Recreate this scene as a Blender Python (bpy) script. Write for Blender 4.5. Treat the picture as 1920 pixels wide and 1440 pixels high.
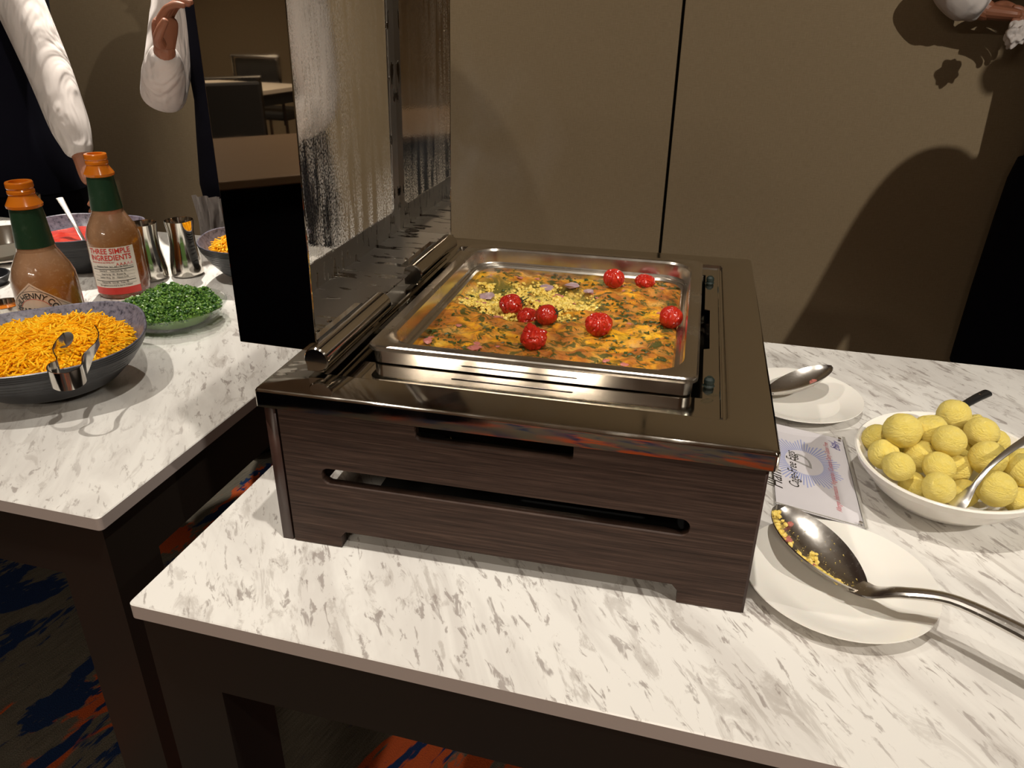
import bpy, bmesh, math, random
from math import sin, cos, pi, radians, atan2, hypot
from mathutils import Vector, Matrix, noise
C = bpy.context
for o in list(bpy.data.objects): bpy.data.objects.remove(o)
col = C.scene.collection
TZ = 0.76                       # table top height; most positions below are written from the table top

# ---------------------------------------------------------------- camera, world, lights, exposure
cam_d = bpy.data.cameras.new('camera'); cam = bpy.data.objects.new('camera', cam_d); col.objects.link(cam)
cam_d.sensor_width = 36; cam_d.lens = 26.995; cam_d.clip_start = 0.02; cam_d.clip_end = 60
ya, pt, ro = .2644, .4559, .0109
fwd = Vector((-sin(ya)*cos(pt), cos(ya)*cos(pt), -sin(pt))); rt = Vector((cos(ya), sin(ya), 0)); up = rt.cross(fwd)
r2 = cos(ro)*rt + sin(ro)*up; u2 = -sin(ro)*rt + cos(ro)*up
m = Matrix((r2, u2, -fwd)).transposed().to_4x4(); m.translation = Vector((.512, -.4598, .5268+TZ)); cam.matrix_world = m
C.scene.camera = cam
vs = C.scene.view_settings; vs.view_transform = 'Standard'; vs.look = 'None'; vs.gamma = 1; vs.use_curve_mapping = False; vs.exposure = 0.0
w = bpy.data.worlds.new('world'); C.scene.world = w; w.use_nodes = True
w.node_tree.nodes['Background'].inputs[0].default_value = (1, .86, .7, 1); w.node_tree.nodes['Background'].inputs[1].default_value = .05
def spot(loc, tgt, power, size, color=(1, .87, .70), blend=.6, rad=.02):
    l = bpy.data.lights.new('ceiling_spot', 'SPOT'); l.energy = power; l.color = color; l.spot_size = radians(size); l.spot_blend = blend; l.shadow_soft_size = rad
    o = bpy.data.objects.new('ceiling_spot', l); col.objects.link(o)
    a = Vector(loc)+Vector((0, 0, TZ)); b = Vector(tgt)+Vector((0, 0, TZ)); o.location = a
    o.rotation_euler = (b-a).to_track_quat('-Z', 'Y').to_euler(); return o
WARM = (1, .93, .83)
spot((-.48, -.10, 1.85), (-.32, .36, 0), 72, 76, WARM, .9)
spot((.55, -.14, 1.85), (.42, .26, 0), 70, 76, WARM, .9)
spot((2.25, -.9, 1.85), (.9, 2.0, .1), 190, 80, WARM, .8)
spot((-1.15, 1.0, 1.85), (-1.15, 2.0, .35), 34, 95, WARM, 1)
spot((-1.15, 1.72, 1.85), (-.85, 1.20, -.76), 280, 60, WARM, .8)
def area(loc, tgt, power, sx, sy, color=(1, .86, .7)):
    l = bpy.data.lights.new('ceiling_and_fill_panel', 'AREA'); l.shape = 'RECTANGLE'; l.size = sx; l.size_y = sy; l.energy = power; l.color = color
    o = bpy.data.objects.new('ceiling_and_fill_panel', l); col.objects.link(o); a = Vector(loc)+Vector((0, 0, TZ)); b = Vector(tgt)+Vector((0, 0, TZ)); o.location = a
    o.rotation_euler = (b-a).to_track_quat('-Z', 'Y').to_euler(); return o
for ax_, ay_, pw_ in ((-2.5, -3.3, 24), (-1.05, -3.5, 22), (-.48, -3.5, 18), (.12, -3.5, 22), (.5, -2.2, 30), (-3.6, -4.6, 20)): area((ax_, ay_, 1.86), (ax_, ay_, 0), pw_, .36, .36).data.spread = radians(180 if -1.2 < ax_ < .3 else 120)  # middle three glint on the pan side; others added to brighten reflected floor and tables

# ---------------------------------------------------------------- materials
def nt(name):
    m = bpy.data.materials.new(name); m.use_nodes = True; n = m.node_tree; return m, n, n.nodes['Principled BSDF']
def S(n, b, **k):
    for a, v in k.items():
        a = {'base':'Base Color','rough':'Roughness','metal':'Metallic','trans':'Transmission Weight','ior':'IOR','sss':'Subsurface Weight','sssr':'Subsurface Radius','ssss':'Subsurface Scale','spec':'Specular IOR Level','coat':'Coat Weight','coatr':'Coat Roughness','alpha':'Alpha','sheen':'Sheen Weight'}[a]
        if isinstance(v, (tuple, list)) and len(v) == 3 and a == 'Base Color': v = (*v, 1)
        b.inputs[a].default_value = v
def plain(name, base, rough=.5, metal=0, **k):
    m, n, b = nt(name); S(n, b, base=base, rough=rough, metal=metal, **k); return m
def coords(n, scale=(1,1,1), rot=(0,0,0), src='Object'):
    t = n.nodes.new('ShaderNodeTexCoord'); mp = n.nodes.new('ShaderNodeMapping'); n.links.new(t.outputs[src], mp.inputs[0])
    mp.inputs['Rotation'].default_value = rot; m2 = n.nodes.new('ShaderNodeMapping'); n.links.new(mp.outputs[0], m2.inputs[0]); m2.inputs['Scale'].default_value = scale; return m2.outputs[0]
def nz(n, vec, scale=5, det=4, rough=.5, dist=0):
    t = n.nodes.new('ShaderNodeTexNoise'); n.links.new(vec, t.inputs['Vector'])
    t.inputs['Scale'].default_value = scale; t.inputs['Detail'].default_value = det; t.inputs['Roughness'].default_value = rough; t.inputs['Distortion'].default_value = dist
    return t.outputs['Fac']
def ramp(n, fac, stops, interp='LINEAR'):
    r = n.nodes.new('ShaderNodeValToRGB'); n.links.new(fac, r.inputs[0]); e = r.color_ramp.elements; r.color_ramp.interpolation = interp
    while len(e) < len(stops): e.new(.5)
    for i, (p, c) in enumerate(stops):
        e[i].position = p; e[i].color = (*c, 1) if len(c) == 3 else c
    return r.outputs[0]
def g(v): return (v, v, v)
def mix(n, fac, a, b, mode='MIX'):
    x = n.nodes.new('ShaderNodeMix'); x.data_type = 'RGBA'; x.blend_type = mode
    for i, v in ((0, fac), (6, a), (7, b)):
        if hasattr(v, 'links'): n.links.new(v, x.inputs[i])
        else: x.inputs[i].default_value = v if i == 0 else (*v[:3], 1)
    return x.outputs[2]
def bump(n, b, h, s=.3, d=.001, inp='Normal'):
    x = n.nodes.new('ShaderNodeBump'); n.links.new(h, x.inputs['Height']); x.inputs['Strength'].default_value = s; x.inputs['Distance'].default_value = d; n.links.new(x.outputs[0], b.inputs[inp])
def lk(n, a, b, inp): n.links.new(a, b.inputs[{'base':'Base Color','rough':'Roughness','metal':'Metallic','alpha':'Alpha'}.get(inp, inp)])

# marble laminate: soft grey-brown streaks running towards the wall
MARBLE, n, b = nt('marble_laminate')
v = coords(n, (1.25, .34, 1), (0, 0, radians(-35)), 'Object')
a1 = nz(n, v, 9, 5, .6, .7); a2 = nz(n, v, 31, 6, .7, .9); a3 = nz(n, v, 75, 4, .65, .5); a0 = nz(n, v, 3.2, 3, .5)
c1 = ramp(n, a1, [(0, (.78,.76,.725)), (.47, (.77,.75,.71)), (.60, (.66,.635,.60)), (1, (.56,.52,.48))])
big = ramp(n, a0, [(0, g(.25)), (.40, g(.28)), (.57, g(1)), (1, g(1))])
st = ramp(n, a2, [(0, g(0)), (.54, g(0)), (.60, g(.55)), (.74, g(.9)), (1, g(.9))]); sm = mix(n, 1.0, st, big, 'MULTIPLY'); c2 = mix(n, sm, c1, (.43,.395,.36))
st3 = ramp(n, a3, [(0, g(0)), (.57, g(0)), (.63, g(.7)), (1, g(.9))]); sm3 = mix(n, 1.0, st3, big, 'MULTIPLY'); c3 = mix(n, sm3, c2, (.26,.22,.20))
lk(n, c3, b, 'base'); S(n, b, rough=.3, spec=.35)
EDGE = plain('table_edge_band', (.46,.39,.36), .45)
TFRAME, n, b = nt('dark_table_frame'); S(n, b, base=(.016,.012,.009), rough=.4)

WOOD, n, b = nt('dark_wood_laminate')
v = coords(n, (3.5, 3.5, 150)); f1 = nz(n, v, 2.2, 6, .7, .3); v2 = coords(n, (9, 9, 420)); f2 = nz(n, v2, 2, 3, .6)
cc = ramp(n, f1, [(0, (.015,.008,.005)), (.38, (.030,.016,.011)), (.55, (.063,.036,.026)), (.7, (.105,.064,.047)), (1, (.15,.095,.072))])
ff = ramp(n, f2, [(0, g(.45)), (.45, g(.8)), (.65, g(1.1)), (1, g(1.25))]); cc = mix(n, .8, cc, ff, 'MULTIPLY'); lk(n, cc, b, 'base'); S(n, b, rough=.5, spec=.22); bump(n, b, f1, .25, .0006)
WOODSIDE = plain('dark_wood_edge', (.05,.024,.018), .4)

def steel(name, base=(.60,.57,.52), r0=.06, r1=.22, brush=(2,60,60), bs=.02):
    m, n, b = nt(name); v = coords(n, brush); f = nz(n, v, 6, 5, .6); sp = nz(n, coords(n), 16, 5, .6)
    r = ramp(n, sp, [(0, g(r0)), (.45, g(r0)), (.75, g(r1)), (1, g(r1))]); lk(n, r, b, 'rough'); S(n, b, base=base, metal=1); bump(n, b, f, bs, .0005); return m
STEEL = steel('polished_steel', (.56,.53,.48), .05, .17)
PANSTEEL = steel('brushed_pan_steel', (.62,.58,.52), .2, .34, (60,2,60), .05)
LIDSTEEL = steel('dark_polished_lid_steel', (.56,.52,.46), .015, .04, (2,2,2), 0)
SPOON, n, b = nt('brushed_spoon_steel'); sp = nz(n, coords(n), 260, 4, .6); r = ramp(n, sp, [(0, g(.2)), (.5, g(.24)), (1, g(.34))]); lk(n, r, b, 'rough'); S(n, b, base=(.62,.59,.55), metal=1)
CUTL = plain('satin_cutlery_steel', (.70,.68,.65), .28, 1)
SHINY = plain('shiny_steel', (.66,.63,.58), .1, 1)
BLACK = plain('black_plastic', (.012,.012,.012), .35)
RUBBER = plain('black_rubber_plug', (.008,.014,.011), .55, 0, spec=.3)
# wet lower skirt of the lid
WET, n, b = nt('wet_brushed_steel'); v = coords(n, (40, 4, 4)); f = nz(n, v, 10, 4); dr = nz(n, coords(n, (9, 30, 9)), 2.4, 5, .5, .5)
k = ramp(n, dr, [(0, g(0)), (.585, g(0)), (.60, g(1)), (1, g(1))]); r = mix(n, k, g(.36), g(.06)); lk(n, r, b, 'rough'); S(n, b, base=(.36,.34,.31), metal=1)
bb = n.nodes.new('ShaderNodeBump'); n.links.new(f, bb.inputs['Height']); bb.inputs['Strength'].default_value = .15; bb.inputs['Distance'].default_value = .0004
b2 = n.nodes.new('ShaderNodeBump'); n.links.new(k, b2.inputs['Height']); n.links.new(bb.outputs[0], b2.inputs['Normal']); b2.inputs['Strength'].default_value = .6; b2.inputs['Distance'].default_value = .0012; n.links.new(b2.outputs[0], b.inputs['Normal'])
# fogged window pane in the lid: clear streaks, droplets and mist
PANE, n, b = nt('fogged_glass_pane')
S(n, b, base=(.80,.77,.72), rough=.02, trans=1, ior=1.06, spec=.5)
dv = n.nodes.new('ShaderNodeBsdfDiffuse'); dv.inputs[0].default_value = (.72,.68,.62,1)
fog1 = nz(n, coords(n, (1, 26, 2.2)), 2.4, 6, .62, .25); fog2 = nz(n, coords(n, (1, 5, 2.2)), 1.6, 2, .5); drop = nz(n, coords(n), 330, 2, .5)
sepn = n.nodes.new('ShaderNodeSeparateXYZ'); tc = n.nodes.new('ShaderNodeTexCoord'); n.links.new(tc.outputs['Object'], sepn.inputs[0])
yr = n.nodes.new('ShaderNodeMapRange'); n.links.new(sepn.outputs[1], yr.inputs[0]); yr.inputs[1].default_value = .10; yr.inputs[2].default_value = .42; yr.inputs[3].default_value = .95; yr.inputs[4].default_value = .08
zr = n.nodes.new('ShaderNodeMapRange'); n.links.new(sepn.outputs[2], zr.inputs[0]); zr.inputs[1].default_value = .24; zr.inputs[2].default_value = .33; zr.inputs[3].default_value = .9; zr.inputs[4].default_value = 0
s1 = ramp(n, fog1, [(0, g(0)), (.45, g(.06)), (.52, g(.85)), (1, g(1))]); d1 = ramp(n, drop, [(0, g(.05)), (.47, g(.12)), (.54, g(1)), (1, g(1))])
mm = n.nodes.new('ShaderNodeMath'); mm.operation = 'MAXIMUM'; n.links.new(yr.outputs[0], mm.inputs[0]); n.links.new(zr.outputs[0], mm.inputs[1])
f = mix(n, 1.0, s1, d1, 'MULTIPLY'); f = mix(n, 1.0, f, mm.outputs[0], 'MULTIPLY')
ms = n.nodes.new('ShaderNodeMixShader'); n.links.new(f, ms.inputs[0]); n.links.new(b.outputs[0], ms.inputs[1]); n.links.new(dv.outputs[0], ms.inputs[2]); n.links.new(ms.outputs[0], n.nodes['Material Output'].inputs[0])
bump(n, b, drop, .25, .0005)

CHINA = plain('white_china', (.84,.81,.75), .13, 0, spec=.5, sss=.05, ssss=.01)
STONE, n, b = nt('slate_blue_stoneware'); v = coords(n, (1,1,1)); sp = nz(n, v, 130, 4, .7); bigv = nz(n, coords(n, (6,6,60)), 2, 3)
geo = n.nodes.new('ShaderNodeVertexColor'); geo.layer_name = 'zone'
inn = ramp(n, sp, [(0, (.04,.04,.055)), (.36, (.05,.05,.07)), (.46, (.16,.155,.20)), (.7, (.24,.23,.28)), (1, (.3,.28,.32))]); out = ramp(n, bigv, [(0, (.010,.011,.014)), (.5, (.014,.016,.020)), (1, (.022,.024,.029))])
lk(n, mix(n, geo.outputs[0], out, inn), b, 'base'); S(n, b, rough=.32)
BUTTER, n, b = nt('whipped_butter'); v = coords(n, (1,1,2.6)); f = nz(n, v, 2.4, 7, .72, .6); cc = ramp(n, f, [(0, (1,.72,.07)), (.45, (1,.80,.19)), (1, (1,.86,.34))]); lk(n, cc, b, 'base'); S(n, b, rough=.5, sss=.04, ssss=.003, sssr=(1,.8,.25)); bump(n, b, f, .6, .022)
CHEESE = plain('orange_cheese', (.96,.45,.004), .6, 0, spec=.2, sss=.2, ssss=.004, sssr=(1,.5,.1))
CHEESE2 = plain('light_orange_cheese', (.98,.56,.02), .6, 0, spec=.2, sss=.2, ssss=.004, sssr=(1,.5,.1))
def thin_glass(name, tint, f0=.06):
    m, n, b = nt(name); S(n, b, base=(1,1,1), rough=.02, metal=1); tr = n.nodes.new('ShaderNodeBsdfTransparent'); tr.inputs[0].default_value = (*tint, 1)
    lw = n.nodes.new('ShaderNodeLayerWeight'); lw.inputs[0].default_value = .3; mr = n.nodes.new('ShaderNodeMapRange'); n.links.new(lw.outputs['Fresnel'], mr.inputs[0]); mr.inputs[3].default_value = f0*.5; mr.inputs[4].default_value = .9
    ge = n.nodes.new('ShaderNodeNewGeometry'); mu = n.nodes.new('ShaderNodeMath'); mu.operation = 'MULTIPLY_ADD'; n.links.new(ge.outputs['Backfacing'], mu.inputs[0]); mu.inputs[1].default_value = -1; mu.inputs[2].default_value = 1; m3 = n.nodes.new('ShaderNodeMath'); m3.operation = 'MULTIPLY'; n.links.new(mu.outputs[0], m3.inputs[0]); n.links.new(mr.outputs[0], m3.inputs[1])
    ms = n.nodes.new('ShaderNodeMixShader'); n.links.new(m3.outputs[0], ms.inputs[0]); n.links.new(tr.outputs[0], ms.inputs[1]); n.links.new(b.outputs[0], ms.inputs[2]); n.links.new(ms.outputs[0], n.nodes['Material Output'].inputs[0]); return m
GLASS = thin_glass('clear_glass', (.90,.93,.91), .14)
CHIVE, n, b = nt('chopped_chive'); oi = n.nodes.new('ShaderNodeVertexColor'); oi.layer_name = 'tint'; S(n, b, rough=.4); lk(n, mix(n, oi.outputs[0], (.018,.085,.008), (.20,.37,.06)), b, 'base')
SALSA, n, b = nt('red_salsa'); f = nz(n, coords(n), 60, 5, .6); lk(n, ramp(n, f, [(0, (.3,.012,.006)), (.5, (.5,.03,.015)), (1, (.6,.10,.04))]), b, 'base'); S(n, b, rough=.25); bump(n, b, f, .8, .003)
SAUCE, n, b = nt('orange_pepper_sauce'); f = nz(n, coords(n), 30, 5, .6, .5); sx = n.nodes.new('ShaderNodeSeparateXYZ'); tc = n.nodes.new('ShaderNodeTexCoord'); n.links.new(tc.outputs['Object'], sx.inputs[0])
zm = n.nodes.new('ShaderNodeMapRange'); n.links.new(sx.outputs[2], zm.inputs[0]); zm.inputs[1].default_value = 0; zm.inputs[2].default_value = .15; lk(n, ramp(n, zm.outputs[0], [(0, (.28,.04,.006)), (.5, (.42,.12,.01)), (1, (.5,.22,.07))]), b, 'base'); S(n, b, rough=.2); bump(n, b, f, .3, .001)
BGLASS, n, b = nt('sauce_smeared_bottle_glass'); f = nz(n, coords(n, (1,1,1.3)), 120, 5, .7, 1.2)
sx = n.nodes.new('ShaderNodeSeparateXYZ'); tc = n.nodes.new('ShaderNodeTexCoord'); n.links.new(tc.outputs['Object'], sx.inputs[0])
f9 = nz(n, coords(n), 14, 2, .5); ad = n.nodes.new('ShaderNodeMath'); ad.operation = 'MULTIPLY_ADD'; n.links.new(f9, ad.inputs[0]); ad.inputs[1].default_value = .10; n.links.new(sx.outputs[2], ad.inputs[2])
ad2 = n.nodes.new('ShaderNodeMath'); ad2.operation = 'MULTIPLY_ADD'; n.links.new(sx.outputs[0], ad2.inputs[0]); ad2.inputs[1].default_value = -.75; n.links.new(ad.outputs[0], ad2.inputs[2])
zr = n.nodes.new('ShaderNodeMapRange'); n.links.new(ad2.outputs[0], zr.inputs[0]); zr.inputs[1].default_value = .02; zr.inputs[2].default_value = .19
body = ramp(n, zr.outputs[0], [(0, (.13,.02,.004)), (.3, (.27,.065,.006)), (.62, (.33,.12,.018)), (1, (.36,.20,.11))]); smear = ramp(n, f, [(0, g(0)), (.54, g(0)), (.62, g(.35)), (1, g(.45))])
lk(n, mix(n, smear, body, (.50,.33,.20)), b, 'base'); S(n, b, rough=.12, trans=.35, ior=1.3, coat=1, coatr=.03); bump(n, b, f, .35, .0008)
CAPO = plain('orange_bottle_mouth', (.55,.15,.008), .18, 0, sss=.2, ssss=.01)
WRAP, n, b = nt('green_foil_neck_wrap'); f = nz(n, coords(n), 70, 5, .8); lk(n, ramp(n, f, [(0, (.006,.03,.012)), (.56, (.010,.036,.016)), (.66, (.03,.06,.035)), (.74, (.14,.16,.10)), (1, (.2,.2,.14))]), b, 'base'); S(n, b, rough=.3); bump(n, b, f, .5, .001)
LABELM = plain('cream_paper_label', (.66,.60,.52), .5); DIAM = plain('kraft_paper_label', (.58,.44,.33), .5)
RED = plain('red_ink', (.55,.03,.02), .5); INK = plain('black_ink', (.02,.018,.016), .5); BLUEINK = plain('blue_ink', (.40,.45,.75), .6); VIOLET = plain('violet_handwriting_ink', (.10,.09,.38), .6); GREYINK = plain('grey_ink', (.40,.39,.38), .6); PINKINK = plain('faded_red_ink', (.70,.22,.25), .6)
PAPER = plain('white_paper', (.80,.77,.80), .6); ACRYL = thin_glass('clear_acrylic', (.97,.97,.97), .03)
TOMATO, n, b = nt('roasted_tomato_skin'); f = nz(n, coords(n), 90, 4, .6, .4); lk(n, ramp(n, f, [(0, (.26,.006,.003)), (.5, (.42,.014,.006)), (.72, (.50,.04,.012)), (1, (.2,.01,.006))]), b, 'base'); S(n, b, rough=.24, coat=.25, coatr=.1, sss=.10, ssss=.006, sssr=(1,.2,.1)); bump(n, b, f, .25, .001)
STEM = plain('charred_tomato_stem', (.03,.035,.012), .7)
# baked egg: browned orange crust with herbs, pale crumb where it has been served
EGG, n, b = nt('baked_egg_crust'); v = coords(n, (1, 1.25, 1))
e1 = nz(n, v, 20, 7, .7, .8); e2 = nz(n, coords(n, (.9, 1.3, 1), (0,0,.25)), 62, 8, .75, .5); e3 = nz(n, v, 160, 3, .6); e4 = nz(n, v, 70, 4, .6, .6)
crust = ramp(n, e1, [(0, (.16,.035,.006)), (.36, (.34,.09,.01)), (.48, (.55,.19,.015)), (.56, (.80,.34,.01)), (.68, (.92,.52,.012)), (1, (.95,.66,.06))])
crust = mix(n, ramp(n, e3, [(0, g(0)), (.5, g(0)), (.75, g(.55)), (1, g(.8))]), crust, (.52,.25,.07))
herb = ramp(n, e2, [(0, g(0)), (.52, g(0)), (.55, g(.95)), (1, g(1))]); herbm = ramp(n, e1, [(0, g(1)), (.52, g(1)), (.66, g(.3)), (1, g(.2))]); herb = mix(n, 1.0, herb, herbm, 'MULTIPLY'); crust = mix(n, herb, crust, (.055,.065,.008))
ham = ramp(n, e4, [(0, g(0)), (.66, g(0)), (.69, g(.6)), (1, g(.8))]); crust = mix(n, ham, crust, (.42,.10,.06))
crumb = ramp(n, e4, [(0, (.42,.33,.05)), (.40, (.62,.46,.08)), (.5, (.86,.66,.14)), (.7, (.90,.74,.28)), (1, (.92,.80,.38))])
cg = ramp(n, e2, [(0, g(0)), (.5, g(0)), (.57, g(.75)), (1, g(.9))]); crumb = mix(n, cg, crumb, (.14,.13,.02))
sc = n.nodes.new('ShaderNodeVertexColor'); sc.layer_name = 'scoop'; gr = n.nodes.new('ShaderNodeVertexColor'); gr.layer_name = 'herb'
cc = mix(n, sc.outputs[0], crust, crumb); gm = mix(n, 1.0, gr.outputs[0], ramp(n, e4, [(0, g(1)), (.5, g(.9)), (.62, g(.2)), (1, g(.1))]), 'MULTIPLY'); cc = mix(n, gm, cc, (.13,.11,.012))
lk(n, cc, b, 'base'); S(n, b, rough=.38, sss=.06, ssss=.004, sssr=(1,.6,.2), spec=.45); bump(n, b, e2, .8, .006)
CURD, n, b = nt('pale_egg_curd'); f = nz(n, coords(n), 200, 3, .6); lk(n, ramp(n, f, [(0, (.66,.40,.04)), (.5, (.84,.62,.13)), (1, (.9,.78,.36))]), b, 'base'); S(n, b, rough=.45, sss=.15, ssss=.004, sssr=(1,.8,.3))
HAM = plain('pink_ham', (.48,.16,.13), .4); HERB = plain('dark_green_herb', (.040,.062,.008), .5); ONION = plain('mauve_onion', (.40,.27,.30), .35)

WALL, n, b = nt('olive_brown_wall_fabric'); f = nz(n, coords(n, (1,1,1)), 420, 2, .6); f2 = nz(n, coords(n, (300,1,22)), 2, 3, .6); f3 = nz(n, coords(n, (22,1,300)), 2, 3, .6)
wv = mix(n, .5, f2, f3); cc = ramp(n, wv, [(0, (.18,.134,.078)), (.42, (.25,.188,.112)), (.58, (.28,.213,.13)), (1, (.36,.28,.18))]); lk(n, cc, b, 'base'); S(n, b, rough=.85, spec=.2); bump(n, b, wv, .3, .001)
GAP = plain('dark_panel_gap', (.01,.008,.006), .8)
CEIL = plain('ceiling_paint', (.72,.66,.56), .8)
CARPET_ROT = 14
CARPET, n, b = nt('brushstroke_carpet'); v = coords(n, (2.9, 1, 1), (0,0,radians(CARPET_ROT)))
q1 = nz(n, v, 1.5, 5, .7, .5); mp2 = coords(n, (3.6, 1.1, 1), (0,0,radians(CARPET_ROT))); mpn = n.nodes[-1]; q2 = nz(n, mp2, 1.9, 5, .72, .4); q3 = nz(n, coords(n, (30, 2, 1), (0,0,radians(CARPET_ROT))), 9, 4, .7)
base = ramp(n, q3, [(0, (.05,.045,.035)), (.5, (.12,.105,.08)), (1, (.19,.17,.14))])
o1 = ramp(n, q1, [(0, g(0)), (.545, g(0)), (.565, g(1)), (1, g(1))]); b1 = ramp(n, q2, [(0, g(1)), (.43, g(1)), (.45, g(0)), (1, g(0))])
cc = mix(n, o1, base, (.46,.08,.02)); cc = mix(n, b1, cc, (.008,.025,.085)); cc = mix(n, .35, cc, base, 'MULTIPLY'); cc = mix(n, ramp(n, q3, [(0, g(.4)), (.45, g(.1)), (1, g(0))]), cc, (.02,.02,.02))
lk(n, cc, b, 'base'); S(n, b, rough=.95, spec=.1); bump(n, b, nz(n, coords(n), 380, 2), .5, .004)

SHIRT, n, b = nt('white_shirt_cloth'); f = nz(n, coords(n, (1,1,.5)), 9, 3, .5, .8); S(n, b, base=(.56,.51,.48), rough=.8); bump(n, b, f, 1, .05)
VEST = plain('navy_black_vest_cloth', (.0035,.0035,.008), .9, 0, spec=.1); TROUS = plain('black_trouser_cloth', (.003,.003,.006), .9, 0, spec=.1); SKINM = plain('brown_skin', (.27,.105,.055), .5, 0, sss=.1, ssss=.01); HAIR = plain('black_hair', (.01,.008,.006), .5); EYE = plain('dark_eye', (.02,.012,.01), .2)
SHOE = plain('black_leather', (.008,.007,.007), .3); CHAIRB = plain('black_chair_cloth', (.02,.018,.016), .5); CHROME = plain('dark_chair_metal', (.25,.23,.2), .25, 1); TTOP, n, b = nt('brown_banquet_tabletop'); f = nz(n, coords(n, (3,40,3)), 3, 4); lk(n, ramp(n, f, [(0, (.11,.07,.04)), (1, (.16,.11,.068))]), b, 'base'); S(n, b, rough=.35)
TCLOTH = plain('pale_tablecloth', (.55,.47,.36), .8)

# ---------------------------------------------------------------- object helpers
def tag(o, label=None, cat=None, group=None, kind=None):
    if label: o['label'] = label
    if cat: o['category'] = cat
    if group: o['group'] = group
    if kind: o['kind'] = kind
    return o
def empty(name, loc, rz=0, **k):
    o = bpy.data.objects.new(name, None); col.objects.link(o); o.location = (loc[0], loc[1], loc[2]+TZ); o.rotation_euler = (0, 0, rz); o.empty_display_size = .02; return tag(o, **k)
def link(name, bm, mats, parent=None, loc=None, smooth=True, **k):
    if isinstance(bm, bmesh.types.BMesh):
        me = bpy.data.meshes.new(name); bmesh.ops.recalc_face_normals(bm, faces=bm.faces[:]); bm.to_mesh(me); bm.free()
    else: me = bm
    for m_ in (mats if isinstance(mats, (list, tuple)) else [mats]): me.materials.append(m_)
    o = bpy.data.objects.new(name, me); col.objects.link(o)
    if smooth:
        me.shade_smooth(); me.set_sharp_from_angle(angle=radians(CARPET_ROT))
    if parent: o.parent = parent
    if loc: o.location = (loc[0], loc[1], loc[2]+(0 if parent else TZ))
    return tag(o, **k)
def box(bm, x0, x1, y0, y1, z0, z1, bev=0, mi=0):
    t = bmesh.new(); bmesh.ops.create_cube(t, size=1)
    for v in t.verts: v.co = Vector(((x0+x1)/2+v.co.x*(x1-x0), (y0+y1)/2+v.co.y*(y1-y0), (z0+z1)/2+v.co.z*(z1-z0)))
    if bev: bmesh.ops.bevel(t, geom=t.edges[:], offset=bev, segments=2, affect='EDGES', profile=.6)
    add(bm, t, mi)
def add(bm, t, mi=None, M=None):
    if M is not None: t.transform(M)
    mp = {}
    for v in t.verts: mp[v] = bm.verts.new(v.co)
    for f in t.faces:
        try:
            nf = bm.faces.new([mp[v] for v in f.verts]); nf.material_index = f.material_index if mi is None else mi
        except ValueError: pass
    t.free()
def loops(bm, ls, closed=False, cap0=False, cap1=False, mi=0):
    R = [[bm.verts.new(p) for p in l] for l in ls]; N = len(R[0])
    pairs = list(zip(R, R[1:])) + ([(R[-1], R[0])] if closed else [])
    for A, B in pairs:
        for i in range(N):
            f = bm.faces.new((A[i], A[(i+1) % N], B[(i+1) % N], B[i])); f.material_index = mi
    if cap0: bm.faces.new(R[0][::-1]).material_index = mi
    if cap1: bm.faces.new(R[-1]).material_index = mi
    return R
def rrect(x0, x1, y0, y1, r, z, seg=6):
    out = []
    for cx, cy, a0 in ((x1-r, y1-r, 0), (x0+r, y1-r, 90), (x0+r, y0+r, 180), (x1-r, y0+r, 270)):
        for i in range(seg+1):
            a = radians(a0+90*i/seg); out.append((cx+r*cos(a), cy+r*sin(a), z))
    return out
def lathe(bm, prof, seg=40, mi=0, M=None, cap0=False, cap1=False, fx=None):
    ls = []
    for r, z in prof:
        l = []
        for i in range(seg):
            a = 2*pi*i/seg; s = fx(a, r, z) if fx else (1, 1)
            p = Vector((r*cos(a)*s[0], r*sin(a)*s[1], z)); l.append(M @ p if M else p)
        ls.append(l)
    return loops(bm, ls, cap0=cap0, cap1=cap1, mi=mi)
def tube(bm, pts, rad, seg=10, mi=0, cap=True, flat=1.0):
    pts = [Vector(p) for p in pts]; ls = []; upv = Vector((0, 0, 1))
    for i, p in enumerate(pts):
        t = (pts[min(i+1, len(pts)-1)]-pts[max(i-1, 0)]).normalized()
        s = t.cross(upv); s = s.normalized() if s.length > 1e-4 else Vector((1, 0, 0)); u = s.cross(t).normalized()
        r = rad[i] if isinstance(rad, (list, tuple)) else rad
        ls.append([p+s*r*cos(2*pi*k/seg)+u*r*flat*sin(2*pi*k/seg) for k in range(seg)])
    loops(bm, ls, cap0=cap, cap1=cap, mi=mi)
def poly_extrude(outer, holes, th, bev=0):
    """flat outline with holes, extruded along local z from 0 to th"""
    cu = bpy.data.curves.new('c', 'CURVE'); cu.dimensions = '2D'; cu.fill_mode = 'BOTH'; cu.extrude = th/2-bev; cu.bevel_depth = bev; cu.bevel_resolution = 1
    for pl in [outer]+holes:
        s = cu.splines.new('POLY'); s.points.add(len(pl)-1); s.use_cyclic_u = True
        for i, p in enumerate(pl): s.points[i].co = (p[0], p[1], 0, 1)
    o = bpy.data.objects.new('c', cu); me = bpy.data.meshes.new_from_object(o); bm = bmesh.new(); bm.from_mesh(me)
    for v in bm.verts: v.co.z += th/2
    bpy.data.objects.remove(o); bpy.data.curves.remove(cu); bpy.data.meshes.remove(me); bmesh.ops.remove_doubles(bm, verts=bm.verts[:], dist=1e-5); return bm
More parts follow.
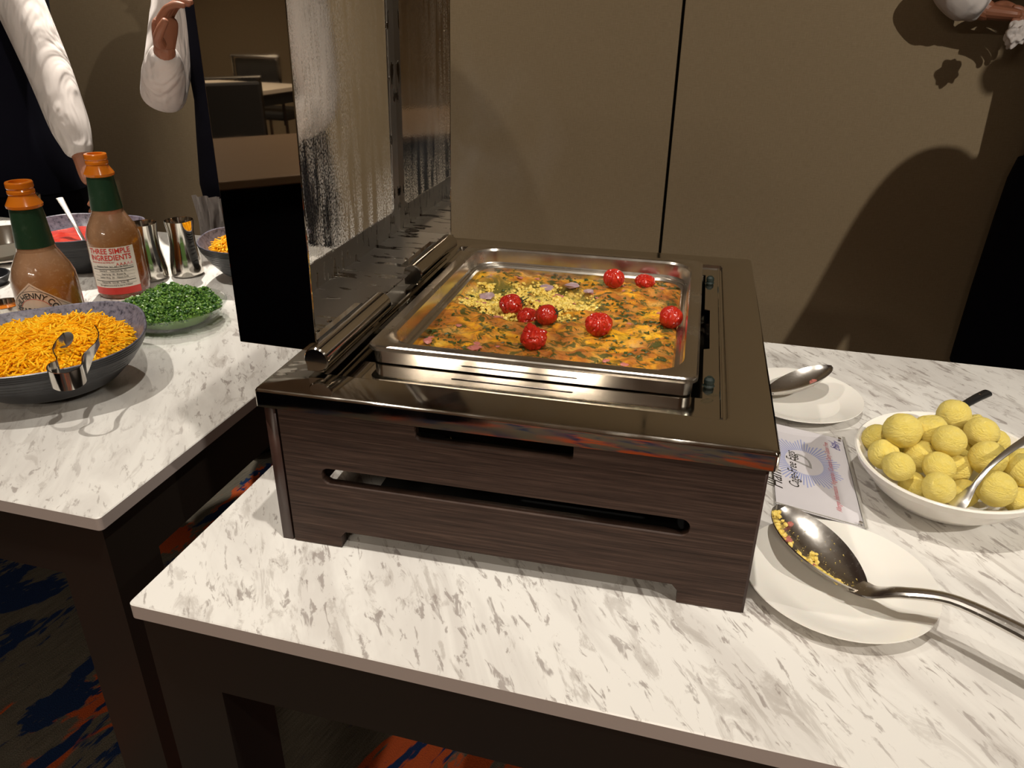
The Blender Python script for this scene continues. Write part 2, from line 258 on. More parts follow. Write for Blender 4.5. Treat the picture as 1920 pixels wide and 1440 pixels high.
def text_bm(txt, size, shear=0, ext=.0002, space=1.0, align='CENTER', offset=0, sx=1.0):
    cu = bpy.data.curves.new('t', 'FONT'); cu.body = txt; cu.size = size; cu.shear = shear; cu.extrude = ext; cu.align_x = align; cu.space_character = space; cu.resolution_u = 3; cu.offset = offset
    o = bpy.data.objects.new('t', cu); me = bpy.data.meshes.new_from_object(o); bm = bmesh.new(); bm.from_mesh(me)
    for v in bm.verts: v.co.x *= sx
    bpy.data.objects.remove(o); bpy.data.curves.remove(cu); bpy.data.meshes.remove(me); return bm
def bez(p0, p1, p2, p3, n=12):
    P = [Vector(p) for p in (p0, p1, p2, p3)]
    return [(1-t)**3*P[0]+3*(1-t)**2*t*P[1]+3*(1-t)*t*t*P[2]+t**3*P[3] for t in [i/n for i in range(n+1)]]
def catmull(pts, n=6):
    P = [Vector(p) for p in pts]; P = [P[0]*2-P[1]]+P+[P[-1]*2-P[-2]]; out = []
    for i in range(1, len(P)-2):
        for k in range(n):
            t = k/n; out.append(.5*((2*P[i])+(P[i+1]-P[i-1])*t+(2*P[i-1]-5*P[i]+4*P[i+1]-P[i+2])*t*t+(3*P[i]-P[i-1]-3*P[i+1]+P[i+2])*t**3))
    out.append(P[-2]); return out

# ---------------------------------------------------------------- the room
WX0, WX1, WY0, WY1, HT = -5.2, 3.4, -6.4, 2.0, 1.9
bm = bmesh.new(); box(bm, WX0, WX1, WY0, WY1+.2, -.86, -.76); link('floor', bm, CARPET, loc=(0,0,0), smooth=False, kind='structure')
bm = bmesh.new(); box(bm, WX0, WX1, WY0, WY1+.2, HT, HT+.1); link('ceiling', bm, CEIL, loc=(0,0,0), smooth=False, kind='structure')
wb = bmesh.new(); box(wb, WX0, WX1, WY1+.03, WY1+.15, -.76, HT); wall = link('wall_back', wb, GAP, loc=(0,0,0), smooth=False, kind='structure')
xs = [WX0, -3.28, -2.07, -.868, .336, 1.54, 2.745, WX1]
for i in range(len(xs)-1):
    bm = bmesh.new(); box(bm, xs[i]+(.0045 if i else 0), xs[i+1]-.0045, WY1, WY1+.034, -.755, HT-.01, .002); link('wall_panel', bm, WALL, wall, smooth=False)
for nm, d in (('wall_left', (WX0-.1, WX0, WY0, WY1+.2)), ('wall_right', (WX1, WX1+.1, WY0, WY1+.2)), ('wall_front', (WX0, WX1, WY0-.1, WY0))):
    bm = bmesh.new(); box(bm, *d, -.76, HT); link(nm, bm, WALL, loc=(0,0,0), smooth=False, kind='structure')

# ---------------------------------------------------------------- the two buffet tables
def buffet_table(loc, L, D, label, ap=.085):
    t = empty('buffet_table', (loc[0], loc[1], -.76), label=label, cat='table', group=None); H = .76
    dx = 1 if L > 0 else -1; x0, x1 = sorted((0, L))
    bm = bmesh.new(); loops(bm, [rrect(x0, x1, 0, D, .006, H-.0175), rrect(x0, x1, 0, D, .006, H-.0012)], cap0=True, mi=1)
    loops(bm, [rrect(x0, x1, 0, D, .006, H-.0012), rrect(x0+.0012, x1-.0012, .0012, D-.0012, .006, H)], cap1=True)
    link('table_top', bm, [MARBLE, EDGE], t, smooth=False)
    i = .007; lw = .076
    for nm, d in (('front_apron', (x0+i+lw, x1-i-lw, i, i+.022)), ('back_apron', (x0+i+lw, x1-i-lw, D-i-.022, D-i-.002)), ('side_apron', (x0+i, x0+i+.022, i+lw, D-i-lw)), ('side_apron', (x1-i-.022, x1-i, i+lw, D-i-lw))):
        bm = bmesh.new(); box(bm, *d, H-.0175-ap, H-.0175); link(nm, bm, TFRAME, t, smooth=False)
    for lx in (x0+i, x1-i-lw):
        for ly in (i, D-i-lw):
            bm = bmesh.new(); box(bm, lx, lx+lw, ly, ly+lw, 0, H-.0175); link('leg', bm, TFRAME, t, smooth=False)
    return t
buffet_table((0, 0), 1.75, .868, 'marble-topped buffet table with dark frame carrying the steel chafing dish')
buffet_table((-.127, .107), -1.75, 1.07, 'marble-topped buffet table on the left carrying bowls and sauce bottles')

# ---------------------------------------------------------------- chafing dish
CX, CY, CA = .0875, .1296, .0381
W, D, H = .5, .585, .1855
ch = empty('chafing_dish', (CX, CY, 0), CA, label='steel and dark wood square chafing dish with its windowed lid propped open', cat='chafing dish')
def slot(x0, x1, y0, y1, r): return [(p[0], p[1]) for p in rrect(x0, x1, y0, y1, r, 0)]
def panel(length, th):
    outl = [(0, .0), (.055, 0), (.055, .014), (.061, .021), (length-.068, .021), (length-.062, .014), (length-.062, 0), (length, 0), (length, .176), (length*.637, .176), (length*.637, .149), (length*.629, .146), (length*.315, .146), (length*.307, .149), (length*.307, .176), (0, .176)]
    return poly_extrude(outl, [slot(.040, length-.058, .0790, .0990, .0090)], th)
bm = panel(W-.028, .012); bm.transform(Matrix.Translation((.02, .016, .001)) @ Matrix.Rotation(pi/2, 4, 'X')); link('front_panel', bm, WOOD, ch, smooth=False)
bm = panel(W-.028, .012); bm.transform(Matrix.Translation((.02, D-.004, .001)) @ Matrix.Rotation(pi/2, 4, 'X')); link('back_panel', bm, WOOD, ch, smooth=False)
for x in (.005, W-.0175):
    bm = panel(D-.010, .012); bm.transform(Matrix.Translation((x, .005, .0)) @ Matrix.Rotation(pi/2, 4, 'Z') @ Matrix.Rotation(pi/2, 4, 'X')); link('side_panel', bm, WOODSIDE, ch, smooth=False)
# steel frame: skirt, rounded edge, top band, step down to the sunk tray plate
RX0, RX1, RY0, RY1 = .052, .457, .050, .537
bm = bmesh.new(); q = .004
L = [rrect(.0005, W-.0005, .0005, D-.0005, .005, .1655), rrect(-.001, W+.001, -.001, D+.001, .005, .166), rrect(-.001, W+.001, -.001, D+.001, .005, H-q)]
for k in range(1, 5):
    a = k/4*pi/2; L.append(rrect(q*(1-cos(a))-.001, W+.001-q*(1-cos(a)), q*(1-cos(a))-.001, D+.001-q*(1-cos(a)), .005, H-q+q*sin(a)))
L += [rrect(RX0-.002, RX1+.002, RY0-.002, RY1+.002, .006, H), rrect(RX0, RX1, RY0, RY1, .005, H-.0008), rrect(RX0+.0015, RX1-.0015, RY0+.0015, RY1-.0015, .004, H-.004)]
loops(bm, L); link('steel_frame', bm, STEEL, ch)
hole = [(.073, .096), (.4335, .096), (.4335, .222), (.440, .225), (.440, .352), (.4335, .355), (.4335, .500), (.073, .500)]
bm = poly_extrude([(p[0], p[1]) for p in rrect(RX0+.001, RX1-.001, RY0+.001, RY1-.001, .004, 0)], [hole, slot(.180, .307, .0755, .0795, .0019)], .0016)
bm.transform(Matrix.Translation((0, 0, H-.0056))); link('tray_plate', bm, STEEL, ch, smooth=False)
bm = bmesh.new(); tube(bm, [(.4515, .056, H-.0035), (.4515, .2, H-.0035), (.4515, .4, H-.0035), (.4515, .532, H-.0035)], .0016); link('raised_bead', bm, SHINY, ch)
bm = bmesh.new(); loops(bm, [rrect(.066, .441, .094, .506, .02, H-.006), rrect(.066, .441, .094, .506, .02, .105), rrect(.09, .427, .105, .49, .05, .098)], cap1=True)
loops(bm, [rrect(.064, .443, .092, .508, .02, H-.006), rrect(.064, .443, .092, .508, .02, .104), rrect(.09, .427, .105, .49, .05, .096)], cap1=True); link('water_pan', bm, SHINY, ch)
bm = bmesh.new(); box(bm, .085, .478, .022, .560, .0225, .0245); link('shade_plate', bm, BLACK, ch, smooth=False)  # added dark plate, stands in for the shade seen through the slots
bm = bmesh.new(); lathe(bm, [(.0005, .02), (.05, .02), (.085, .026), (.092, .04), (.088, .042), (.08, .03), (.05, .026), (.0005, .025)], 40, M=Matrix.Translation((.22, .22, .006))); link('burner_dish', bm, STEEL, ch)
for x, y in ((.4395, .128), (.4395, .466)):
    bm = bmesh.new(); lathe(bm, [(.0001, .0085), (.003, .0085), (.0052, .006), (.0055, .003), (.0048, .0005), (.007, -.002), (.0001, -.003)], 16, M=Matrix.Translation((x, y, H-.003))); link('rubber_stop', bm, RUBBER, ch, label='small black rubber stop')
random.seed(4)
for x, y, r in ((.438, .092, .006), (.405, .060, .005), (.372, .0575, .0042), (.349, .0585, .003), (.443, .107, .005), (.418, .0575, .003)):
    bm = bmesh.new(); lathe(bm, [(r*1.2, -.0001), (r, .0006), (r*.6, .0011), (.0001, .0013)], 14, M=Matrix.Translation((x, y, H-.0038)) @ Matrix.Rotation(random.random()*3, 4, 'Z') @ Matrix.Diagonal((1, .65, 1, 1))); link('water_drop', bm, GLASS, ch)

# lid: shallow box standing upright, its open side towards the pan
LX0, LX1, LY0, LY1, LZ0, LZ1 = -.052, .036, .062, .532, .204, .625
lid = bpy.data.objects.new('lid', None); col.objects.link(lid); lid.parent = ch; lid.empty_display_size = .02
lid.location = (0, 0, 0); lid.rotation_euler = (0, radians(1.2), 0); lid.location = (-.001, 0, .0)
th = .0022; BO = .036
def lidpart(name, bm, m, **k): return link(name, bm, m, lid, **k)
bm = bmesh.new(); box(bm, LX0, LX1, LY0, LY0+th, LZ0, LZ1, .0006); lidpart('near_flank', bm, LIDSTEEL, smooth=False)
bm = bmesh.new(); box(bm, LX0, LX1, LY1-th, LY1, LZ0, LZ1, .0006); lidpart('far_flank', bm, LIDSTEEL, smooth=False)
bm = bmesh.new(); box(bm, LX0, LX1+.004, LY0+th, LY1-th, LZ0, LZ0+th, .0006); lidpart('hinge_flank', bm, WET, smooth=False)
bm = bmesh.new(); box(bm, LX0, LX1, LY0+th, LY1-th, LZ1-th, LZ1, .0006); lidpart('handle_flank', bm, LIDSTEEL, smooth=False)
fr = poly_extrude([(LY0+th, LZ0+th), (LY1-th, LZ0+th), (LY1-th, LZ1-th), (LY0+th, LZ1-th)], [slot(LY0+BO, LY1-BO*.7, LZ0+BO, LZ1-BO, .012)], .004)
fr.transform(Matrix.Translation((LX0, 0, 0)) @ Matrix(((0,0,1,0),(1,0,0,0),(0,1,0,0),(0,0,0,1)))); lidpart('window_frame', fr, WET, smooth=False)
bm = bmesh.new(); box(bm, LX0+.0008, LX0+.0034, LY0+BO-.006, LY1-BO*.7+.006, LZ0+BO-.006, LZ1-BO+.006); lidpart('window_pane', bm, PANE, smooth=False)
bm = bmesh.new(); tube(bm, [(LX0+.02, LY0+.14, LZ1), (LX0+.02, LY0+.14, LZ1+.03), (LX0+.02, LY1-.14, LZ1+.03), (LX0+.02, LY1-.14, LZ1)], .006); lidpart('handle', bm, SHINY)
for y in (.108, .138, .385, .415):
    bm = bmesh.new(); lathe(bm, [(.0036, 0), (.003, .0014), (.0015, .0021), (.0001, .0023)], 14, M=Matrix.Translation((LX1-.022, y, LZ0+th))); lidpart('rivet', bm, SHINY)
for y0, y1 in ((.038, .212), (.323, .484)):
    bm = bmesh.new(); r = .0132; cx, cz = .0505, .2055
    prof = [(r*.2, y0-.0012), (r*.9, y0-.001), (r, y0+.0008), (r, y1-.001), (r*.9, y1), (r*.2, y1+.0005)]
    lathe(bm, prof, 28, M=Matrix.Translation((cx, 0, cz)) @ Matrix(((1,0,0,0),(0,0,1,0),(0,1,0,0),(0,0,0,1))), cap0=True, cap1=True)
    box(bm, cx-.0145, cx+.004, y0+.006, y1-.006, cz-.0165, cz-.006, .001); box(bm, LX1-.006, cx-.006, max(y0+.01, LY0+.006), y1-.03, cz+.006, cz+.0085, .0006)
    hb = link('hinge', bm, SHINY if y0 < .1 else STEEL, ch)
    bm = bmesh.new(); box(bm, cx-.0125, cx-.009, y0+.03, y1-.03, cz+.004, cz+.009, .0008); link('hinge_slot', bm, BLACK, hb, smooth=False)

# ---------------------------------------------------------------- food pan, egg bake, tomatoes
PX0, PX1, PY0, PY1, PZ = .0810, .4275, .0900, .4945, .2040
pan = empty('food_pan', (CX, CY, 0), CA, label='deep stainless steel food pan holding the egg bake in the chafing dish', cat='pan')
bm = bmesh.new()
def pr_(ins, r, z): return rrect(PX0+ins, PX1-ins, PY0+ins, PY1-ins, r, z, 10)
inner = [(.0001, .0135, PZ-.0058), (0, .014, PZ-.0035), (.0006, .013, PZ-.0014), (.0022, .013, PZ-.0002), (.004, .013, PZ), (.0125, .030, PZ+.0002), (.0150, .036, PZ-.0008), (.0165, .038, PZ-.0035), (.0172, .038, PZ-.008), (.0182, .038, PZ-.0195), (.0192, .037, PZ-.0212), (.0215, .036, PZ-.0225), (.0224, .036, PZ-.026), (.026, .04, PZ-.054), (.030, .038, PZ-.060), (.04, .03, PZ-.062)]
outer = [(.0408, .03, PZ-.0632), (.033, .038, PZ-.0612), (.0285, .04, PZ-.055), (.0265, .036, PZ-.026), (.0245, .034, PZ-.0235), (.0160, .020, PZ-.0225), (.0050, .012, PZ-.0215), (.0042, .0125, PZ-.0208), (.0042, .0125, PZ-.0060), (.0030, .0125, PZ-.0052), (.0012, .013, PZ-.0050), (.0008, .0132, PZ-.0058)]
loops(bm, [pr_(*a) for a in inner], cap1=True); loops(bm, [pr_(*a) for a in inner[:1]]+[pr_(*a) for a in outer[::-1]], cap1=True)
o = link('pan_body', bm, [PANSTEEL, SHINY], pan)
for p_ in o.data.polygons:
    if p_.center.z < PZ-.0055 and (p_.center.x < PX0+.0048 or p_.center.x > PX1-.0048 or p_.center.y < PY0+.0048 or p_.center.y > PY1-.0048): p_.material_index = 1

OX0, OY0, ESX, ESY, EDZ = .0955, .0575, (PX1-PX0)/.331, (PY1-PY0)/.3915, PZ-.2182-.0045   # the bake is modelled on its own grid, then fitted to the pan
def fit(x, y): return (PX0+(x-OX0)*ESX, PY0+(y-OY0)*ESY)
_o = fit(0, 0)
eb = empty('egg_bake', (CX+_o[0]*cos(CA)-_o[1]*sin(CA), CY+_o[0]*sin(CA)+_o[1]*cos(CA), EDZ), CA, label='baked egg frittata with browned herb crust, partly scooped out at back left', cat='food')
eb.scale = (ESX, ESY, 1)
EX0, EX1, EY0, EY1 = .0955+.0215, .4265-.0215, .0575+.0215, .449-.0215
def scoopf(x, y):
    d = 0
    for cx, cy, rx, ry in ((.165, .325, .050, .060), (.215, .265, .062, .035), (.255, .325, .052, .052), (.205, .365, .055, .035)):
        q = 1-hypot((x-cx)/rx, (y-cy)/ry); d = max(d, q)
    d += .16*noise.noise(Vector((x*45, y*45, 3)))
    return max(0, min(1, d*3.2))
def eggz(x, y):
    s = scoopf(x, y); nv = noise.noise
    z = .1935+.0045*nv(Vector((x*14, y*14, 1)))+.0045*nv(Vector((x*38, y*55, 2)))+.0025*nv(Vector((x*95, y*120, 5)))
    z += .004*math.exp(-((x-.36)**2+(y-.2)**2)/.004)
    ed = min(x-EX0, EX1-x, y-EY0, EY1-y); z -= .005*max(0, 1-ed/.018)**2
    z -= s*(.0125+.004*nv(Vector((x*30, y*30, 7)))) ; z += s*.0035*nv(Vector((x*110, y*110, 9)))
    return z
NX, NY = 260, 320; vsx = []; fcs = []; idx = {}
rc = .034
for j in range(NY+1):
    for i in range(NX+1):
        x = EX0+(EX1-EX0)*i/NX; y = EY0+(EY1-EY0)*j/NY
        # squash square grid corners into the pan's rounded corners
        dx = max(EX0+rc-x, x-(EX1-rc), 0); dy = max(EY0+rc-y, y-(EY1-rc), 0)
        if dx > 0 and dy > 0:
            k = max(dx, dy)/hypot(dx, dy); x += (k-1)*dx*(-1 if x < .26 else 1); y += (k-1)*dy*(-1 if y < .25 else 1)
        vsx.append((x, y, eggz(x, y)))
for j in range(NY):
    for i in range(NX):
        a = j*(NX+1)+i; fcs.append((a, a+1, a+NX+2, a+NX+1))
me = bpy.data.meshes.new('baked_top'); me.from_pydata(vsx, [], fcs)
ca = me.color_attributes.new('scoop', 'FLOAT_COLOR', 'POINT'); cb = me.color_attributes.new('herb', 'FLOAT_COLOR', 'POINT')
for i, p in enumerate(vsx):
    s = scoopf(p[0], p[1]); ca.data[i].color = (s, s, s, 1)
    h = max(0, 1-hypot((p[0]-.165)/.045, (p[1]-.365)/.035))+max(0, 1-hypot((p[0]-.245)/.02, (p[1]-.375)/.02))+.8*max(0, 1-hypot((p[0]-.205)/.02, (p[1]-.385)/.02)); h = min(1, h*1.8)
    cb.data[i].color = (h, h, h, 1)
link('baked_top', me, EGG, eb)
def lump(bm, p, r, seed, sub=1, flat=1.0, amp=.45, fr=1.2, rot=0):
    t = bmesh.new(); bmesh.ops.create_icosphere(t, subdivisions=sub, radius=1)
    for v in t.verts:
        k = 1+amp*noise.noise(v.co*fr+Vector((seed*7.3, seed*3.1, 0))); v.co = v.co*k*r; v.co.z *= flat
    add(bm, t, None, Matrix.Translation(p) @ Matrix.Rotation(rot, 4, 'Z'))
random.seed(11)
bm = bmesh.new()
for k in range(2600):
    x = random.uniform(.115, .315); y = random.uniform(.225, .40)
    if scoopf(x, y) < .35: continue
    cl = noise.noise(Vector((x*28, y*28, 4)))
    if cl < -.05 and random.random() > .3: continue
    r = random.uniform(.0008, .0030)*(1+max(0, cl)); lump(bm, (x, y, eggz(x, y)+r*.45+max(0, cl)*.006), r, k, 2 if r > .0035 else 1, .8, .8, 1.6, random.random()*6)
for cx, cy, n_, sp in ((.165, .285, 160, .018), (.235, .300, 260, .024), (.265, .285, 130, .014), (.20, .262, 70, .012)):
    for k in range(n_):
        x = random.gauss(cx, sp); y = random.gauss(cy, sp*.7); d = hypot(x-cx, (y-cy)/.7)/sp
        if scoopf(x, y) < .1: continue
        r = random.uniform(.0012, .0034); lump(bm, (x, y, eggz(x, y)+max(0, .008-.004*d)), r, k+50, 2, .8, .9, 1.7, random.random()*6)
link('egg_curds', bm, CURD, eb, kind='stuff', label='pale yellow loose egg curds in the scooped hollow')
random.seed(5); bm = bmesh.new(); bh = bmesh.new(); bo = bmesh.new()
for k in range(30):
    x = random.uniform(EX0+.01, EX1-.01); y = random.uniform(EY0+.01, EY1-.01); lump(bm, (x, y, eggz(x, y)+.0004), random.uniform(.0022, .0048), k, 2, .28, .8, 1.3, random.random()*6)
for x, y, r in ((.185, .255, .008), (.150, .300, .009), (.222, .305, .007), (.243, .355, .008), (.135, .135, .006), (.19, .132, .007)): lump(bm, (x, y, eggz(x, y)+.004), r, x*100, 2, .3, .7, 1.2)
for k in range(1150):
    x = random.uniform(EX0+.006, EX1-.006); y = random.uniform(EY0+.006, EY1-.006)
    if noise.noise(Vector((x*22, y*26, 8))) < .02: continue
    a = random.random()*6; ln = random.uniform(.0012, .0048); wd = ln*random.uniform(.3, .55); z = eggz(x, y)+.0005
    t = bmesh.new(); R_ = []
    for u, s_ in ((-1, 0), (-.4, 1), (.3, .8), (1, 0), (.2, -.9), (-.5, -.8)): R_.append(t.verts.new((u*ln, s_*wd, .0006*sin(u*5+k)+.0005)))
    c_ = t.verts.new((0, 0, .0016))
    for i in range(6): t.faces.new((R_[i], R_[(i+1) % 6], c_))
    add(bh, t, None, Matrix.Translation((x, y, z)) @ Matrix.Rotation(a, 4, 'Z') @ Matrix.Rotation(random.uniform(-.25, .25), 4, 'X'))
link('ham_pieces', bm, HAM, eb, kind='stuff', label='small pink bits of ham and onion'); link('herb_flakes', bh, HERB, eb, kind='stuff', label='dark green baked herb flakes')
for x, y, r in ((.258, .372, .009), (.222, .385, .010), (.152, .33, .011), (.283, .36, .006)):
    bm = bmesh.new(); lump(bm, (0, 0, 0), r, r*1000, 2, .35, .6, 1.1); link('onion_piece', bm, ONION, eb, loc=(x, y, eggz(x, y)+.006))

def tomato(x, y, r, label, squash=.86, seed=0, stem=None, dz=0, nub=False, wr=.10):
    z = eggz(OX0+(x-PX0)/ESX, OY0+(y-PY0)/ESY)+EDZ-.001; c = Vector((CX+x*cos(CA)-y*sin(CA), CY+x*sin(CA)+y*cos(CA), z+r*squash*.93+dz))
    bm = bmesh.new(); bmesh.ops.create_icosphere(bm, subdivisions=5, radius=1)
    for v in bm.verts:
        p = v.co.copy(); s = Vector((seed*5.1, seed*2.3, 0)); q = 1+.06*noise.noise(p*1.3+s)
        rg = 1-abs(noise.noise(Vector((p.x*2.2, p.y*2.2, p.z*.9))*1.25+s)*2.0); q -= wr*1.9*max(0, rg-.5)*1.2
        q -= .22*max(0, p.z-.86)**1.0*4*(0 if nub else 1)*(.5)
        if nub: q += .38*math.exp(-((p-Vector((-.35, .45, .82)).normalized()).length/.38)**2) + .2*math.exp(-((p-Vector((.75, .5, .42)).normalized()).length/.25)**2)
        v.co = Vector((p.x*r*q, p.y*r*q, p.z*r*q*squash))
    t = empty('roasted_tomato', c, CA, label=label, cat='tomato', group='roasted cherry tomatoes on the egg bake'); link('tomato_skin', bm, TOMATO, t)
    if stem is not None:
        d = Vector((cos(stem), sin(stem), .35)).normalized(); bm = bmesh.new()
        tube(bm, [d*r*.9, d*r*1.15+Vector((0,0,.001)), d*r*1.5+Vector((.001,.001,.003))], [.0013, .0008, .0006], 6)
        for k in range(5):
            a = k*1.256; s1 = d.cross(Vector((0,0,1))).normalized(); s2 = d.cross(s1); e = s1*cos(a)+s2*sin(a); tube(bm, [d*r*.97, d*r*.98+e*.003, d*r*.93+e*.007], [.0012, .0009, .0004], 5)
        link('stem', bm, STEM, t)
TOM = [(.1885, .3100, .0156, 'roasted cherry tomato with dark stem at the front edge of the scooped hollow', .9, 1, .1, .008),
 (.2160, .2860, .0146, 'paler half-sunk cherry tomato between the two stemmed tomatoes', .8, 2, None, .007),
 (.2430, .2690, .0143, 'round cherry tomato with a curling stem at its right, in the middle of the pan', .9, 3, -.1, 0),
 (.2425, .1940, .0155, 'collapsed cherry tomato with a peaked folded top, nearest the front rim of the pan', .86, 4, None, 0),
 (.3095, .2540, .0168, 'largest wrinkled cherry tomato, right of the middle of the pan', .86, 5, None, 0),
 (.3930, .2900, .0142, 'cherry tomato with upright dark stem against the right wall of the pan', 1.0, 6, 1.9, .001),
 (.3090, .4190, .0148, 'wrinkled cherry tomato at the back of the pan, left one of the rear pair', .9, 7, None, .001),
 (.3500, .4480, .0146, 'flattened cherry tomato at the back right corner of the pan', .72, 8, None, .001)]
for x, y, r, lb, sq, sd, stm, dz in TOM: tomato(x, y, r, lb, sq, sd, stm, dz, nub=(sd == 4), wr=.10 if sd not in (3, 6) else .05)

STEAM = bpy.data.materials.new('faint_steam'); STEAM.use_nodes = True; n = STEAM.node_tree; n.nodes.remove(n.nodes['Principled BSDF']); pv = n.nodes.new('ShaderNodeVolumePrincipled'); n.links.new(pv.outputs[0], n.nodes['Material Output'].inputs['Volume'])
pv.inputs['Color'].default_value = (.95, .95, .95, 1); v = coords(n, (1, 1, .6)); f = nz(n, v, 13, 3, .55, 1.2); tc = n.nodes.new('ShaderNodeTexCoord'); ln_ = n.nodes.new('ShaderNodeVectorMath'); ln_.operation = 'MULTIPLY'; n.links.new(tc.outputs['Object'], ln_.inputs[0]); ln_.inputs[1].default_value = (7.5, 14, 7.5)
l2 = n.nodes.new('ShaderNodeVectorMath'); l2.operation = 'LENGTH'; n.links.new(ln_.outputs[0], l2.inputs[0]); rm = n.nodes.new('ShaderNodeMapRange'); n.links.new(l2.outputs['Value'], rm.inputs[0]); rm.inputs[1].default_value = 1; rm.inputs[2].default_value = .3; rm.inputs[3].default_value = 0; rm.inputs[4].default_value = 1.6
m1 = n.nodes.new('ShaderNodeMath'); m1.operation = 'MULTIPLY'; n.links.new(rm.outputs[0], m1.inputs[0]); n.links.new(ramp(n, f, [(0, g(0)), (.46, g(0)), (.7, g(1)), (1, g(1))]), m1.inputs[1]); n.links.new(m1.outputs[0], pv.inputs['Density'])
bm = bmesh.new(); lathe(bm, [(.03, -.125), (.10, -.08), (.13, 0), (.10, .08), (.03, .125)], 24, M=Matrix.Diagonal((1, .55, 1, 1)), cap0=True, cap1=True); link('steam', bm, STEAM, loc=(.20, .46, .385), label='faint wisp of steam rising from the back of the hot pan', cat='steam', kind='stuff')

# ---------------------------------------------------------------- crockery and cutlery on the right table
def plate(loc, R, label, group=None):
    bm = bmesh.new()
    prof = [(.0001, .0045), (R*.56, .0045), (R*.66, .006), (R*.80, .0115), (R*.97, .0165), (R*.995, .0172), (R, .0162), (R*.985, .0148), (R*.82, .0085), (R*.66, .0025), (R*.62, 0), (R*.56, 0), (R*.54, .0015), (.0001, .0015)]
    lathe(bm, prof, 72); return tag(link('china_plate', bm, CHINA, loc=loc), label, 'plate', 'white china spoon-rest plates')
plate((.6565, .6350, 0), .0905, 'round white plate behind, beside the chafing dish, under the spoon with a scrap of ham')
plate((.6720, .2180, 0), .094, 'round white plate nearest the front, under the long-handled serving spoon')

def spoon_mesh(L, Wd, dep, th=.0014, nseg=36, mseg=16):
    """pointed-oval spoon bowl along +x from 0 to L, hollow side up"""
    bm = bmesh.new(); T = []; B = []
    for i in range(nseg+1):
        s = i/nseg; hw = Wd/2*max(.0, (sin(pi*s**.86)))**.62
        if i in (0,): hw = .0004
        if i == nseg: hw = Wd*.09
        a = []; b_ = []
        for j in range(mseg+1):
            t = -1+2*j/mseg; e = max(0, sin(pi*s))**.6
            z = -dep*(1-t*t)*e - dep*.12*(1-s)*0; a.append(bm.verts.new((s*L, hw*t, z))); b_.append(bm.verts.new((s*L, hw*t*1.01, z-th)))
        T.append(a); B.append(b_)
    for i in range(nseg):
        for j in range(mseg):
            bm.faces.new((T[i][j], T[i+1][j], T[i+1][j+1], T[i][j+1])); bm.faces.new((B[i][j+1], B[i+1][j+1], B[i+1][j], B[i][j]))
        for j in (0, mseg): bm.faces.new((T[i][j], B[i][j], B[i+1][j], T[i+1][j]))
    for i in (0, nseg):
        for j in range(mseg): bm.faces.new((T[i][j], T[i][j+1], B[i][j+1], B[i][j]))
    return bm
def handle_mesh(pts, ws, ts):
    bm = bmesh.new(); ls = []; P = [Vector(p) for p in pts]
    for i, p in enumerate(P):
        t = (P[min(i+1, len(P)-1)]-P[max(i-1, 0)]).normalized(); s = t.cross(Vector((0,0,1))).normalized(); u = s.cross(t)
        ls.append([p+s*ws[i]*cos(2*pi*k/14)+u*ts[i]*sin(2*pi*k/14) for k in range(14)])
    loops(bm, ls, cap0=True, cap1=True); return bm
def lerp(a, n_): # resample list of numbers
    out = []
    for i in range(n_):
        t = i/(n_-1)*(len(a)-1); k = min(int(t), len(a)-2); out.append(a[k]+(a[k+1]-a[k])*(t-k))
    return out
# front serving spoon: frame with x from the tip towards the handle
tip = Vector((.6110, .2880, .0430)); nk = Vector((.6930, .1900, .0230))
sp = empty('serving_spoon', tip, label='large steel serving spoon smeared with egg scraps on the front plate', cat='spoon')
xa = (nk-tip).normalized(); ya_ = Vector((0,0,1)).cross(xa).normalized(); za = xa.cross(ya_)
rl = Matrix.Rotation(radians(-7), 4, xa)
Mx = rl @ Matrix((xa, ya_, za)).transposed().to_4x4(); Ls = (nk-tip).length
bm = spoon_mesh(Ls, .068, .019); bm.transform(Mx); link('spoon_bowl', bm, SPOON, sp)
n0 = nk-tip; hp = catmull([n0-xa*.012+Vector((0,0,-.004)), n0+Vector((.006,-.003,.003)), (.7200-tip.x, .1760-tip.y, .0400-tip.z), (.7560-tip.x, .1620-tip.y, .0520-tip.z), (.8000-tip.x, .1330-tip.y, .0550-tip.z), (.8500-tip.x, .0990-tip.y, .0520-tip.z), (.905-tip.x, .060-tip.y, .045-tip.z)], 6)
bm = handle_mesh(hp, lerp([.015, .0125, .0080, .0066, .0080, .0115, .0125], len(hp)), lerp([.0014, .0026, .0042, .005, .006, .0065, .005], len(hp))); link('handle', bm, SPOON, sp)
random.seed(8); bm = bmesh.new()
def onspoon(u, t, lift=.002):
    s = u; hw = .033*max(.0, sin(pi*s**.86))**.62; z = -.018*(1-t*t)*max(0, sin(pi*s))**.6
    return Mx.to_3x3() @ Vector((s*Ls, hw*t, z+lift))
for u0, t0, n_, su, stt in ((.22, -.66, 30, .10, .12), (.10, -.2, 8, .03, .1), (.66, -.55, 34, .08, .16), (.50, .1, 6, .03, .08), (.80, -.6, 10, .04, .1)):
    for k in range(n_):
        u = min(.93, max(.05, random.gauss(u0, su))); t = max(-.9, min(.9, random.gauss(t0, stt))); r = random.uniform(.0010, .0036); lump(bm, onspoon(u, t, r*.4), r, k+u0*99, 1, .8, .7, 1.5, random.random()*6)
link('egg_scraps', bm, CURD, sp, kind='stuff', label='yellow scraps of egg stuck in the spoon')
bm = bmesh.new()
for k in range(70): lump(bm, onspoon(random.uniform(.08, .92), random.uniform(-.85, .85), .0003), random.uniform(.0003, .0007), k, 1, .6, .4)
link('egg_crumbs', bm, CURD, sp, kind='stuff')
bm = bmesh.new()
